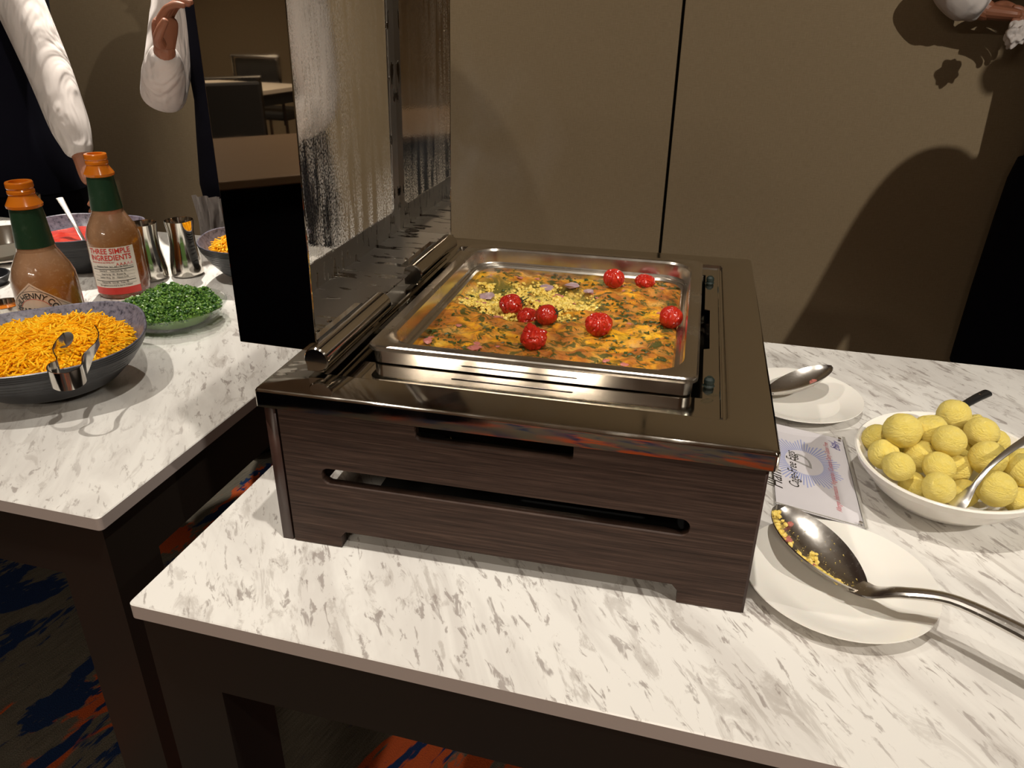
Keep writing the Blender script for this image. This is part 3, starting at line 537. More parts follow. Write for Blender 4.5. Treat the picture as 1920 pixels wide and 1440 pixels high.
for u, t, r in ((.17, .15, .0032), (.33, -.62, .0045), (.62, -.62, .0028)): lump(bm, onspoon(u, t), r, u*50, 2, .7, .6)
link('ham_scraps', bm, HAM, sp, kind='stuff')
# rear spoon
tip = Vector((.6990, .6720, .0520)); nk = Vector((.6080, .6180, .0200))
s2 = empty('serving_spoon', tip, label='steel serving spoon with one scrap of ham, on the rear plate', cat='spoon')
xa = (nk-tip).normalized(); ya_ = Vector((0,0,1)).cross(xa).normalized(); za = xa.cross(ya_); Mx = Matrix.Rotation(radians(10), 4, xa) @ Matrix((xa, ya_, za)).transposed().to_4x4(); Ls = (nk-tip).length
bm = spoon_mesh(Ls, .058, .016); bm.transform(Mx); link('spoon_bowl', bm, SPOON, s2)
n0 = nk-tip; hp = catmull([n0-xa*.01+Vector((0,0,-.002)), n0+Vector((-.010,-.006,.006)), n0+Vector((-.0155,-.07,.016)), n0+Vector((-.018,-.13,.018))], 6)
bm = handle_mesh(hp, lerp([.011, .008, .0055, .007], len(hp)), lerp([.0016, .0025, .0032, .0035], len(hp))); link('handle', bm, SPOON, s2)
bm = bmesh.new(); lump(bm, onspoon(.32, .1, .003), .0055, 3, 2, .8, .6); lump(bm, onspoon(.36, .25, .003), .004, 5, 2, .8, .6); link('ham_scrap', bm, HAM, s2, label='pink scrap of ham')

# acrylic menu holder lying on its back
sg = empty('menu_sign', (.6620, .4330, 0), label='clear acrylic menu holder lying flat with a printed card, beside the chafing dish', cat='sign')
SP = [(.6150-.662, .3480-.433), (.7155-.662, .3235-.433), (.7125-.662, .5370-.433), (.6120-.662, .5610-.433)]
e1 = (Vector(SP[1])-Vector(SP[0])); e2 = (Vector(SP[3])-Vector(SP[0])); o0 = Vector(SP[0])
def sgm(z): return Matrix(((e1.x/e1.length, e2.x/e2.length, 0, o0.x), (e1.y/e1.length, e2.y/e2.length, 0, o0.y), (0, 0, 1, z), (0, 0, 0, 1)))
SW, SH = e1.length, e2.length
for nm, z0, z1, mm_, ins in (('back_sheet', 0, .0022, ACRYL, 0), ('card', .0026, .0030, PAPER, .003), ('cover_sheet', .0036, .0058, ACRYL, 0)):
    bm = bmesh.new(); box(bm, ins-.02*0, SW-ins, ins, SH-ins, z0, z1, .0003); bm.transform(sgm(0)); link(nm, bm, mm_, sg, smooth=False)
bm = bmesh.new(); box(bm, SW-.0035, SW, .001, SH-.001, .0058, .0066, .0003); box(bm, .0, SW, 0, .0016, .0058, .0066, .0003); bm.transform(sgm(0)); link('bevelled_edge', bm, plain('acrylic_edge', (.42,.40,.36), .15), sg, smooth=False)
for x, y in ((SW-.007, .008), (SW-.008, SH-.010)):
    bm = bmesh.new(); lathe(bm, [(.0022, .0058), (.0022, .0074), (.0001, .0076)], 14, M=sgm(0) @ Matrix.Translation((x, y, 0))); link('magnet_stud', bm, SHINY, sg)
CZ = .0031
cxs, cys = SW*.42, SH*.56
bm = bmesh.new(); NR = 64
for k in range(NR):
    a = 2*pi*k/NR; da = 2*pi/NR*.27; R0 = .0265 if True else 0; st_ = abs(sin(a*5)); R1 = .041+.013*(1-abs((a*10/(2*pi)) % 1*2-1))**.8
    t = bmesh.new(); q_ = [t.verts.new((cxs+r_*cos(a+s_*da*(R0/r_ if r_ > R0 else 1)*1.25)*.9, cys+r_*sin(a+s_*da*(R0/r_ if r_ > R0 else 1)*1.25)*1.12, 0)) for r_, s_ in ((R0, -1), (R1, -1), (R1, 1), (R0, 1))]; t.faces.new(q_); add(bm, t)
bm.transform(sgm(CZ)); link('sunburst_print', bm, BLUEINK, sg, smooth=False, label='pale blue sunburst emblem')
def sign_text(s, x, y, size, m_, shear=.3, sx=1.0, rot=90):
    bm = text_bm(s, size, shear, .00005, sx=sx); bm.transform(sgm(CZ+.0001) @ Matrix.Translation((x, y, 0)) @ Matrix.Rotation(radians(rot), 4, 'Z')); link('printed_lettering', bm, m_, sg, smooth=False)
sign_text('D', cxs+.009, cys, .032, GREYINK, .35, 1.25)
sign_text('Cage-Free Eggs', .033, SH*.45, .0175, INK, .35, .82)
sign_text('Ham', .0125, SH*.29, .026, INK, .35, .9)
sign_text('Allergen Information: Vegetarian / Contains Dairy Gluten Free', SW*.765, SH*.50, .0088, PINKINK, .3, .74)
sign_text('Soy/', SW*.865, SH*.87, .011, VIOLET, .5, 1.0, 96); sign_text('Dairy', SW*.905, SH*.875, .011, VIOLET, .5, 1.0, 92)

# butter bowl, butter balls, spoon and knife
def oval_bowl(prof, fx, mats, seg=72, zone=None):
    bm = bmesh.new(); cl = bm.verts.layers.float_color.new('zone'); R = lathe(bm, prof, seg, fx=fx)
    for ri, l in enumerate(R):
        for v in l: v[cl] = (zone[ri],)*3+(1,) if zone else (0, 0, 0, 1)
    return bm
def bfx(a, r, z):
    k = min(1, z/.06); return (.94+.06*k+.03*k*cos(a), .96+.10*k)
bt = oval_bowl([(.0001, .0065), (.045, .0075), (.065, .018), (.082, .034), (.097, .055), (.1015, .0605), (.1045, .0615), (.1065, .0600), (.103, .050), (.085, .026), (.066, .009), (.050, .001), (.048, 0), (.044, .0012), (.0001, .002)], bfx, CHINA)
for v in bt.verts: v.co.z += .009*max(0, v.co.z/.06)*(-(v.co.x+v.co.y*.3)/.1)*-.35
link('butter_bowl', bt, CHINA, loc=(.8060, .4180, 0), label='white oval china bowl heaped with yellow butter balls', cat='bowl')
BB = [(.7293,.4428,.0597),(.7327,.4072,.0579),(.7506,.4253,.0827),(.7626,.4441,.0442),(.7422,.373,.0633),(.7737,.4132,.0582),(.7837,.439,.0806),(.8153,.4756,.087),(.824,.4781,.053),(.7956,.4062,.0872),(.8316,.4419,.0528),(.852,.5121,.06),(.8369,.438,.0872),(.8673,.4729,.06),(.785,.3804,.0656),(.7796,.3459,.0586),(.8088,.4042,.0546),(.7645,.3806,.0369),(.8135,.3721,.0408),(.8376,.4003,.0746),(.8382,.357,.0616),(.8719,.3956,.0679),(.884,.428,.0592),(.8711,.3731,.0413)]
BR = [.0175,.0188,.0218,.015,.0178,.0195,.020,.0195,.018,.0188,.0165,.015,.0192,.016,.018,.0180,.0185,.0165,.0175,.0200,.0205,.0195,.018,.017]
BL = ['butter ball furthest left in the bowl, behind a slightly nearer one', 'butter ball at the left rim, in front of the leftmost one', 'big butter ball with comb lines, high on the left of the heap', 'small bright butter ball deep between the left-hand ones', 'butter ball low against the front-left rim', 'smooth round butter ball left of the middle of the heap', 'large butter ball at the back, right of the comb-lined one', 'butter ball crowning the top of the heap in front of the black knife', 'butter ball just below the topmost one', 'rough butter ball in the very middle of the heap', 'bright butter ball right of the middle, sunk below its neighbours', 'butter ball at the far back peeping out right of the topmost one', 'rough butter ball high on the right side of the heap', 'butter ball against the right back rim', 'butter ball in the front half directly under the middle one', 'rough butter ball leaning on the front rim', 'deep yellow butter ball with a flat scraped face, front middle', 'small bright butter ball at the front-left, deepest in the bowl', 'bright butter ball at the front rim left of the spoon', 'pale wide butter ball behind the spoon handle', 'large butter ball at the front rim right of the spoon', 'butter ball right of the spoon handle, second row', 'butter ball at the far right, behind the spoon handle', 'butter ball at the lower right rim, beside the large one right of the spoon']
protos = []
for s in range(5):
    bm = bmesh.new(); bmesh.ops.create_icosphere(bm, subdivisions=4, radius=1)
    for v in bm.verts:
        p = v.co.copy(); q = 1+.035*noise.noise(p*1.6+Vector((s*9, 0, 0)))+.022*noise.noise(p*5+Vector((0, s*5, 0)))
        v.co = p*q
        if s in (1, 3) and v.co.z > .72: v.co.z = .72+(v.co.z-.72)*.35
    me = bpy.data.meshes.new('butter_ball'); bm.to_mesh(me); bm.free(); me.materials.append(BUTTER); me.shade_smooth(); protos.append(me)
random.seed(3)
for i, (p, r, lb) in enumerate(zip(BB, BR, BL)):
    o = bpy.data.objects.new('butter_ball', protos[i % 5]); col.objects.link(o); o.location = (p[0], p[1], p[2]+TZ); o.scale = (r, r*random.uniform(.93, 1), r*random.uniform(.9, 1)); o.rotation_euler = (random.uniform(-.5, .5), random.uniform(-.5, .5), random.random()*6)
    tag(o, lb, 'butter', 'butter balls in the white bowl')
tsp = empty('table_spoon', (.8050, .3380, .058), label='steel spoon handle slanting up to the right out of the butter bowl', cat='spoon')
pts = catmull([(-.012, -.010, -.010), (-.004, -.004, -.004), (.006, .004, .012), (.018, .016, .028), (.038, .034, .042), (.062, .055, .052), (.085, .078, .058)], 5)
bm = handle_mesh(pts, lerp([.010, .0085, .0035, .003, .0038, .0050, .0058], len(pts)), lerp([.001, .0015, .0018, .0017, .0014, .0012, .001], len(pts))); link('handle', bm, CUTL, tsp)
kn = empty('butter_knife', (.8400, .5370, .066), label='knife with riveted black handle lying behind the butter bowl rim', cat='knife')
pts = [(-.028, -.026, 0), (-.012, -.013, .004), (.006, .004, .008), (.024, .024, .0105), (.0400, .0430, .0100)]
bm = handle_mesh(pts, [.0045, .005, .0055, .0062, .0068], [.003, .0035, .0042, .0046, .0044]); link('handle', bm, BLACK, kn)
bm = bmesh.new(); tube(bm, [(-.028, -.026, 0), (-.06, -.055, -.008)], [.004, .002], 8); link('blade', bm, SHINY, kn)
for q_ in (.017,):
    bm = bmesh.new(); lathe(bm, [(.0018, 0), (.0014, .0006), (.0001, .0008)], 10, M=Matrix.Translation((.026, .0245, .0152))); link('rivet', bm, SHINY, kn)

# ---------------------------------------------------------------- left table: bowls, bottles, creamers
def sqfx(n_, e=1.0):
    def f(a, r, z):
        k = min(1, z/.07); c_, s_ = abs(cos(a)), abs(sin(a)); q_ = (c_**n_+s_**n_)**(-1/n_); q_ = 1+(q_-1)*k; return (q_*e, q_)
    return f
def stone_bowl(loc, R, Hh, rz, name, label, ex=1.0, br=.4, n_=2.6):
    prof = [(.0001, .006), (R*br*.9, .007), (R*.62, .022*Hh/.085), (R*.80, .046*Hh/.085), (R*.93, Hh*.82), (R*.985, Hh*.985), (R, Hh), (R*1.012, Hh*.985), (R*.965, Hh*.80), (R*.84, Hh*.5), (R*.66, Hh*.2), (R*br, .001), (R*br*.94, 0), (.0001, .001)]
    # throwing ridges on the outside
    z_ = [1,1,1,1,1,1,1,0,0,0,0,0,0,0]; P2 = []; Z2 = []
    for i in range(len(prof)-1):
        P2.append(prof[i]); Z2.append(z_[i])
        if 7 <= i <= 10:
            for k in range(1, 8):
                t = k/8; r = prof[i][0]+(prof[i+1][0]-prof[i][0])*t; z = prof[i][1]+(prof[i+1][1]-prof[i][1])*t; P2.append((r+.0007*(k % 2), z)); Z2.append(0)
    P2.append(prof[-1]); Z2.append(0)
    bm = oval_bowl(P2, sqfx(n_, ex), STONE, 80, Z2)
    for v in bm.verts: v.co.z += .004*(v.co.z/Hh)**2*cos(2*atan2(v.co.y, v.co.x))
    o = link(name, bm, STONE, loc=loc, label=label, cat='bowl'); o.rotation_euler = (0, 0, rz); return o
def shreds(bm, n_, cx, cy, R, zf, seed, L=(.014, .040), w_=.00105, rng=.55):
    random.seed(seed)
    for k in range(n_):
        a = random.random()*2*pi; rr = R*math.sqrt(random.random()); x = cx+rr*cos(a); y = cy+rr*sin(a); z = zf(x, y)+random.uniform(-.002, .004)
        th_ = random.random()*2*pi; el = random.gauss(0, rng*.4); ln = random.uniform(*L)/2; d = Vector((cos(th_)*cos(el), sin(th_)*cos(el), sin(el))); cv = Vector((random.uniform(-1, 1), random.uniform(-1, 1), random.uniform(-.2, 1)))*ln*.3
        P = [Vector((x, y, z))-d*ln, Vector((x, y, z))+cv, Vector((x, y, z))+d*ln]; s = d.cross(Vector((0, 0, 1))).normalized()*w_; u = s.cross(d).normalized()*w_*.8
        ls = [[p+s+u, p-s+u, p-s-u, p+s-u] for p in P]; loops(bm, ls, cap0=True, cap1=True)
BC = (-.432, .372)
stone_bowl((BC[0], BC[1], 0), .138, .086, .75, 'cheese_bowl', 'slate blue stoneware bowl full of shredded cheese at the front of the left table')
def mound(cx, cy, R, zc, ze):
    def f(x, y):
        d = min(1, hypot(x-cx, y-cy)/R); return ze+(zc-ze)*(1-d*d)+.006*noise.noise(Vector((x*22, y*22, 1)))
    return f
def cheese(cx, cy, R, zc, ze, n_, label, seed):
    f = mound(cx, cy, R, zc, ze); bm = bmesh.new(); ls = []
    for i in range(1, 15):
        r = R*1.0*i/14; ls.append([(cx+r*cos(2*pi*k/48), cy+r*sin(2*pi*k/48), f(cx+r*cos(2*pi*k/48), cy+r*sin(2*pi*k/48))-.004) for k in range(48)])
    loops(bm, ls, cap0=True); b2 = bmesh.new(); shreds(bm, int(n_*.6), cx, cy, R*.93, f, seed); shreds(b2, int(n_*.4), cx, cy, R*.93, f, seed+1)
    me_ = link('shredded_cheese', bm, CHEESE, loc=(0, 0, 0), smooth=False, label=label, cat='cheese', kind='stuff'); link('loose_shreds', b2, CHEESE2, me_, smooth=False, kind='stuff')
cheese(BC[0], BC[1], .118, .092, .058, 5200, 'heap of bright orange shredded cheese in the slate blue bowl with tongs', 21)
# tongs: one bent steel strip
tg = empty('serving_tongs', (BC[0], BC[1], 0), label='small bent steel strip tongs hooked over the rim of the cheese bowl', cat='tongs')
TP = catmull([(-.352, .333, .108), (-.3465, .312, .108), (-.333, .292, .106), (-.310, .273, .103), (-.309, .257, .100), (-.300, .247, .098), (-.283, .244, .097), (-.269, .252, .098), (-.267, .268, .100), (-.281, .287, .103), (-.290, .308, .106), (-.298, .334, .108), (-.312, .353, .109), (-.331, .368, .109)], 5)
bm = bmesh.new(); N_ = len(TP); ls = []
for i, p in enumerate(TP):
    t = (TP[min(i+1, N_-1)]-TP[max(i-1, 0)]); t.z = 0; t.normalize(); s = Vector((-t.y, t.x, 0))*.0007; e = abs(i/(N_-1)-.5)*2; hw = .0125 if e < .45 else .0125-.0075*min(1, (e-.45)/.2); hw = hw+.004*max(0, (e-.85)/.15); c_ = p-Vector((BC[0], BC[1], 0))-Vector((0,0,.010 if e < .5 else .010-.006*min(1, (e-.5)/.2)))
    ls.append([c_+s+Vector((0,0,hw)), c_-s+Vector((0,0,hw)), c_-s-Vector((0,0,hw)), c_+s-Vector((0,0,hw))])
loops(bm, ls, cap0=True, cap1=True); link('spring_strip', bm, SHINY, tg)
for P_, sgn in ((TP[0], 1),):
    bm = bmesh.new(); c_ = P_-Vector((BC[0], BC[1], 0)); lathe(bm, [(.0001, -.0008), (.006, -.0006), (.0085, 0), (.006, .0006), (.0001, .0008)], 20, M=Matrix.Translation(c_+Vector((0,0,-.006))) @ Matrix.Rotation(radians(80), 4, Vector((1, 1, 0)).normalized()) @ Matrix.Diagonal((1, 1.5, 1, 1))); link('paddle', bm, CUTL, tg)

# glass dish of chopped chives
GC = (-.4320, .6500)
bm = bmesh.new(); lathe(bm, [(.0001, .0055), (.062, .006), (.078, .014), (.092, .036), (.0945, .037), (.0955, .036), (.082, .012), (.066, .0005), (.060, 0), (.056, .0015), (.0001, .002)], 72); link('glass_dish', bm, GLASS, loc=(GC[0], GC[1], 0), label='shallow clear glass dish of chopped green chives', cat='dish')
random.seed(17); bm = bmesh.new(); cl = bm.verts.layers.float_color.new('tint'); gf = mound(GC[0], GC[1], .084, .060, .031)
ls = []
for i in range(1, 11): r = .080*i/10; ls.append([(GC[0]+r*cos(2*pi*k/40), GC[1]+r*sin(2*pi*k/40), gf(GC[0]+r*cos(2*pi*k/40), GC[1]+r*sin(2*pi*k/40))-.003) for k in range(40)])
ls.append([(GC[0]+.060*cos(2*pi*k/40), GC[1]+.060*sin(2*pi*k/40), .0085) for k in range(40)])
loops(bm, ls, cap0=True, cap1=True)
for k in range(4200):
    a = random.random()*2*pi; rr = .084*math.sqrt(random.random()); x = GC[0]+rr*cos(a); y = GC[1]+rr*sin(a); z = gf(x, y)+random.uniform(-.003, .004)+.012*noise.noise(Vector((x*50, y*50, 3)))
    r = random.uniform(.0013, .0028); h = random.uniform(.0012, .0042); M_ = Matrix.Translation((x, y, z)) @ Matrix.Rotation(random.random()*6, 4, 'Z') @ Matrix.Rotation(random.gauss(0, .9), 4, 'X'); tn = random.random()**1.6
    A = [bm.verts.new(M_ @ Vector((r*cos(q*pi/3), r*sin(q*pi/3), s_*h/2))) for s_ in (-1, 1) for q in range(6)]
    for v in A: v[cl] = (tn, tn, tn, 1)
    for q in range(6): bm.faces.new((A[q], A[(q+1) % 6], A[6+(q+1) % 6], A[6+q]))
    bm.faces.new(A[6:]); bm.faces.new(A[5::-1])
link('chopped_chives', bm, CHIVE, loc=(0, 0, 0), smooth=False, label='heap of finely chopped green chives in the glass dish', cat='herbs', kind='stuff')

# salsa bowl with spoon, rear cheese bowl
stone_bowl((-.8280, .8850, 0), .118, .092, .1, 'salsa_bowl', 'slate blue stoneware bowl of red salsa behind the sauce bottles', 1.0, .5)
bm = bmesh.new(); ls = []
for i in range(1, 9): r = .104*i/8; ls.append([(r*cos(2*pi*k/40), r*sin(2*pi*k/40), .066+.004*noise.noise(Vector((r*cos(2*pi*k/40)*40, r*sin(2*pi*k/40)*40, 1)))) for k in range(40)])
loops(bm, ls, cap0=True); link('salsa', bm, SALSA, loc=(-.828, .885, 0), label='chunky red salsa filling the slate bowl', cat='salsa', kind='stuff')
ss = empty('table_spoon', (-.80, .86, .065), label='steel spoon with flat handle leaning out of the salsa bowl', cat='spoon')
bm = handle_mesh(catmull([(0, 0, -.01), (-.025, .01, .022), (-.06, .03, .052), (-.088, .045, .078)], 5), lerp([.004, .004, .0055, .0075], 16), lerp([.0014, .0014, .0014, .0012], 16)); link('handle', bm, CUTL, ss)
RC = (-.4350, .9350); stone_bowl((RC[0], RC[1], 0), .108, .086, .3, 'cheese_bowl', 'slate blue stoneware bowl of shredded cheese behind the open lid', 1.0, .4)
cheese(RC[0], RC[1], .088, .092, .062, 1500, 'heap of orange shredded cheese in the bowl behind the open lid', 31)

# hot sauce bottles
def bottle(loc, rz, label, kind):
    b = empty('sauce_bottle', loc, rz, label=label, cat='bottle', group='hot sauce bottles'); Rb = .0495
    prof = [(.0001, .004), (Rb*.8, .001), (Rb*.93, .003), (Rb, .010), (Rb, .108), (Rb*.97, .122), (Rb*.86, .138), (Rb*.70, .153), (Rb*.58, .164), (Rb*.54, .174), (Rb*.45, .228), (Rb*.46, .232), (Rb*.53, .234), (Rb*.54, .238), (Rb*.40, .250), (Rb*.37, .2535), (Rb*.40, .2555), (Rb*.40, .2595), (Rb*.37, .262), (Rb*.40, .2645), (Rb*.40, .272), (Rb*.38, .2735), (Rb*.28, .2735), (Rb*.27, .262), (.0001, .255)]
    bm = bmesh.new(); lathe(bm, prof[:11]+[(Rb*.30, .229), (.0001, .229)], 56); link('glass_body', bm, BGLASS, b)
    bm = bmesh.new(); lathe(bm, [(.0001, .2285)]+[(r, z) for r, z in prof[10:]], 40); link('bottle_mouth', bm, CAPO, b, label='bottle mouth stained orange with sauce')
    bm = bmesh.new(); lathe(bm, [(Rb*.455, .2335), (Rb*.475, .2325), (Rb*.565, .177), (Rb*.575, .171), (Rb*.54, .171)], 40)
    link('neck_wrap', bm, WRAP, b, label='dark green foil neck wrap')
    def wrap(bm_, z0, rr):   # bend a flat piece (x across, y up) around the bottle, centred on -y
        for v in bm_.verts:
            a = v.co.x/rr-pi/2; r_ = rr+v.co.z; v.co = Vector((r_*cos(a), r_*sin(a), z0+v.co.y))
        return bm_
    def sheet(w_, h_, nx=24, ny=2, shape=None):
        t = bmesh.new(); vs_ = [[t.verts.new(((i/nx-.5)*w_*(shape(j/ny) if shape else 1), j/ny*h_, 0)) for i in range(nx+1)] for j in range(ny+1)]
        for j in range(ny):
            for i in range(nx):
                try: t.faces.new((vs_[j][i], vs_[j][i+1], vs_[j+1][i+1], vs_[j+1][i]))
                except ValueError: pass
        return t
    def txt(s, x, y, size, m_, off=.0008, sx=1, z0=0, fn=None, par=None, o_=0):
        t = text_bm(s, size, 0, .00005, sx=sx, offset=o_)
        bmesh.ops.subdivide_edges(t, edges=[e for e in t.edges if e.calc_length() > .004], cuts=2)
        for v in t.verts: v.co.x += x; v.co.y += y
        if fn: fn(t)
        wrap(t, z0, Rb+off); link('label_lettering', t, m_, par, smooth=False)
    if kind == 'back':
        lb = link('paper_label', wrap(sheet(.094, .080, 32), .026, Rb+.0004), LABELM, b, label='cream nutrition label with red lettering')
        link('red_band', wrap(sheet(.094, .014, 32), .012, Rb+.0005), RED, b)
        txt('THREE SIMPLE', 0, .070, .0145, RED, z0=.024, sx=.88, par=lb, o_=.0003); txt('INGREDIENTS', 0, .057, .0145, RED, z0=.024, sx=.88, par=lb, o_=.0003)
        txt('DISTILLED VINEGAR, RED PEPPER, SALT', -.016, .0515, .0038, RED, z0=.024, par=lb, sx=.7)
        for i in range(5): txt('A', .012+i*.0065, .046, .0085, RED if i < 3 else PINKINK, z0=.024, par=lb)
        rows = bmesh.new()
        for y, h_, x0, x1 in ((.0425, .0006, -.04, .04), (.0385, .0014, -.04, .04), (.033, .0003, -.04, .04), (.0265, .0003, -.04, .04), (.020, .0003, -.04, .04), (.0150, .0012, -.04, .04), (.0095, .0003, -.04, .04)):
            t = bmesh.new(); vv = [[t.verts.new((x0+(x1-x0)*i/20, y+j*h_, .0002)) for i in range(21)] for j in range(2)]
            for i in range(20): t.faces.new((vv[0][i], vv[0][i+1], vv[1][i+1], vv[1][i]))
            add(rows, t)
        link('label_rules', wrap(rows, .024, Rb+.0005), INK, lb, smooth=False)
        for y, s in ((.0435, 'Nutrition Facts  Serv. size 1 tsp (5mL)'), (.0345, 'Calories 0     Total Carb. 0g   0%'), (.0280, 'Total Fat 0g   0%   Protein 0g'), (.0215, 'Sodium 35mg   2%    Vitamin D 0%'), (.0112, 'Calcium 0%   Iron 0%   Potas. 0%'), (.0055, 'Not a significant source of sat. fat, trans fat, cholesterol')): txt(s, 0, y, .0045, INK, z0=.024, par=lb, sx=.85 if len(s) < 45 else .62)
    else:
        lb = link('paper_label', wrap(sheet(.124, .100, 40, 24, lambda t: max(.01, 1-abs(2*t-1))), .022, Rb+.0004), DIAM, b, label='diamond-shaped kraft paper label')
        def arc(Ra, cy):
            def f(t):
                for v in t.verts:
                    a = v.co.x/Ra; r_ = Ra+v.co.y; v.co.x = r_*sin(a); v.co.y = cy+r_*cos(a)
            return f
        txt('McILHENNY CO.', 0, 0, .0135, INK, z0=.022, fn=arc(.028, .046), par=lb, sx=.80, o_=.0002)
        txt('TABASCO', 0, .047, .0150, INK, z0=.022, par=lb, sx=.85, o_=.0003); txt('BRAND', 0, .040, .005, RED, z0=.022, par=lb); txt('PEPPER SAUCE', 0, .031, .0075, RED, z0=.022, par=lb, sx=.9)
        for Ra, wd in ((.0265, .0006), (.0400, .0006)):
            t = bmesh.new(); n2 = 60; vv = [[t.verts.new((r_*sin(2*pi*i/n2), .046+r_*cos(2*pi*i/n2), .0002)) for i in range(n2)] for r_ in (Ra, Ra+wd)]
            for i in range(n2): t.faces.new((vv[0][i], vv[0][(i+1) % n2], vv[1][(i+1) % n2], vv[1][i]))
            link('label_ring', wrap(t, .022, Rb+.0006), RED if Ra < .03 else INK, lb, smooth=False)
        t = bmesh.new()
        for sx_, sy_ in ((1, 1), (-1, 1), (1, -1), (-1, -1)):
            vv = [[t.verts.new((sx_*(.058-.058*i/20-j*.0007), .050+sy_*(.0465*i/20), .0003)) for i in range(21)] for j in range(2)]
            for i in range(20): t.faces.new((vv[0][i], vv[0][i+1], vv[1][i+1], vv[1][i]))
        link('label_border', wrap(t, .022, Rb+.0005), INK, lb, smooth=False)
    return b
bottle((-.5620, .5165, 0), atan2(-.46-.513, .512+.558)+pi/2-.48, 'open hot sauce bottle with diamond-shaped paper label behind the front cheese bowl', 'front')
bottle((-.6340, .7620, 0), atan2(-.46-.762, .512+.634)+pi/2-.30, 'open hot sauce bottle with cream and red nutrition label beside the creamers', 'back')

# steel creamers: waisted cylinders
def creamer(x, y, rz, label):
    bm = bmesh.new(); Rr = .0335
    prof = [(.0001, .003), (Rr*.9, .002), (Rr, .006), (Rr*1.0, .022), (Rr*.90, .045), (Rr*.79, .070), (Rr*.78, .095), (Rr*.86, .116), (Rr*.87, .1195), (Rr*.85, .1195), (Rr*.75, .095), (Rr*.76, .070), (Rr*.87, .045), (Rr*.96, .022), (.0001, .006)]
    def f(a, r, z): return (1+.10*max(0, (z-.09)/.025)*max(0, cos(a))**6, 1)
    lathe(bm, prof, 48, fx=f)
    o = link('creamer_body', bm, SHINY); t = empty('steel_creamer', (x, y, 0), rz, label=label, cat='jug', group='waisted steel creamers'); o.parent = t
    bm = bmesh.new(); tube(bm, [(-Rr*.84, 0, .104), (-Rr*1.35, 0, .100), (-Rr*1.45, 0, .07), (-Rr*1.2, 0, .04), (-Rr*.88, 0, .036)], .0022, 8, flat=1.6); link('handle', bm, SHINY, t)
creamer(-.5850, .8970, -.9, 'waisted steel creamer, right one of the pair next to the sauce bottle')
creamer(-.6400, .8520, -.7, 'waisted steel creamer touching the sauce bottle, left one of the pair')

# far-left odds and ends
tr = empty('steel_caddy', (-1.0700, .9000, 0), label='oval steel dish on a white saucer at the far left table edge', cat='dish')
bm = bmesh.new(); lathe(bm, [(.0001, .004), (.07, .004), (.105, .013), (.110, .014), (.108, .011), (.07, 0), (.0001, 0)], 48); link('saucer', bm, CHINA, tr)
bm = bmesh.new(); lathe(bm, [(.0001, .007), (.06, .007), (.085, .04), (.092, .048), (.094, .047), (.086, .036), (.062, .005), (.0001, .005)], 48); link('steel_dish', bm, SHINY, tr)
bm = bmesh.new(); lathe(bm, [(.0001, .003), (.030, .003), (.031, .04), (.026, .075), (.029, .105), (.027, .105), (.024, .075), (.028, .04), (.0001, .006)], 40); link('steel_creamer', bm, SHINY, loc=(-1.1280, 1.0450, 0), label='waisted steel creamer at the far left behind the steel dish', cat='jug')
cp = empty('sauce_cup', (-.6980, .5420, 0), label='small steel cup of orange sauce left of the diamond-label bottle', cat='cup')
bm = bmesh.new(); lathe(bm, [(.0001, .003), (.024, .003), (.030, .045), (.0315, .046), (.032, .045), (.026, .001), (.0001, .0005)], 40); link('cup_body', bm, SHINY, cp)
bm = bmesh.new(); lathe(bm, [(.0001, .034), (.0285, .034)], 30); link('sauce', bm, CAPO, cp)
bm = bmesh.new(); lathe(bm, [(.0001, .004), (.04, .004), (.05, .020), (.052, .021), (.054, .020), (.045, 0), (.0001, 0)], 40); tag(link('stone_saucer', bm, STONE, loc=(-.9450, .7150, 0)), 'small slate blue saucer at the left edge of the picture', 'saucer')

# ---------------------------------------------------------------- people behind the tables
def skin_bm(verts, edges, radii, root=0, sub=2):
    me = bpy.data.meshes.new('s'); me.from_pydata(verts, edges, []); o = bpy.data.objects.new('s', me); col.objects.link(o)
    md = o.modifiers.new('k', 'SKIN'); me.skin_vertices.new() if not me.skin_vertices else None
    for i, sv in enumerate(me.skin_vertices[0].data):
        r = radii[i]; sv.radius = r if isinstance(r, tuple) else (r, r); sv.use_root = (i == root)
    md.use_smooth_shade = True; s = o.modifiers.new('u', 'SUBSURF'); s.levels = sub; s.render_levels = sub
    dg = C.evaluated_depsgraph_get(); ev = o.evaluated_get(dg); m2 = bpy.data.meshes.new_from_object(ev); bm = bmesh.new(); bm.from_mesh(m2); bpy.data.objects.remove(o); bpy.data.meshes.remove(m2); return bm
def chain(pts, rad, sub=2): return skin_bm(pts, [(i, i+1) for i in range(len(pts)-1)], rad, 0, sub)
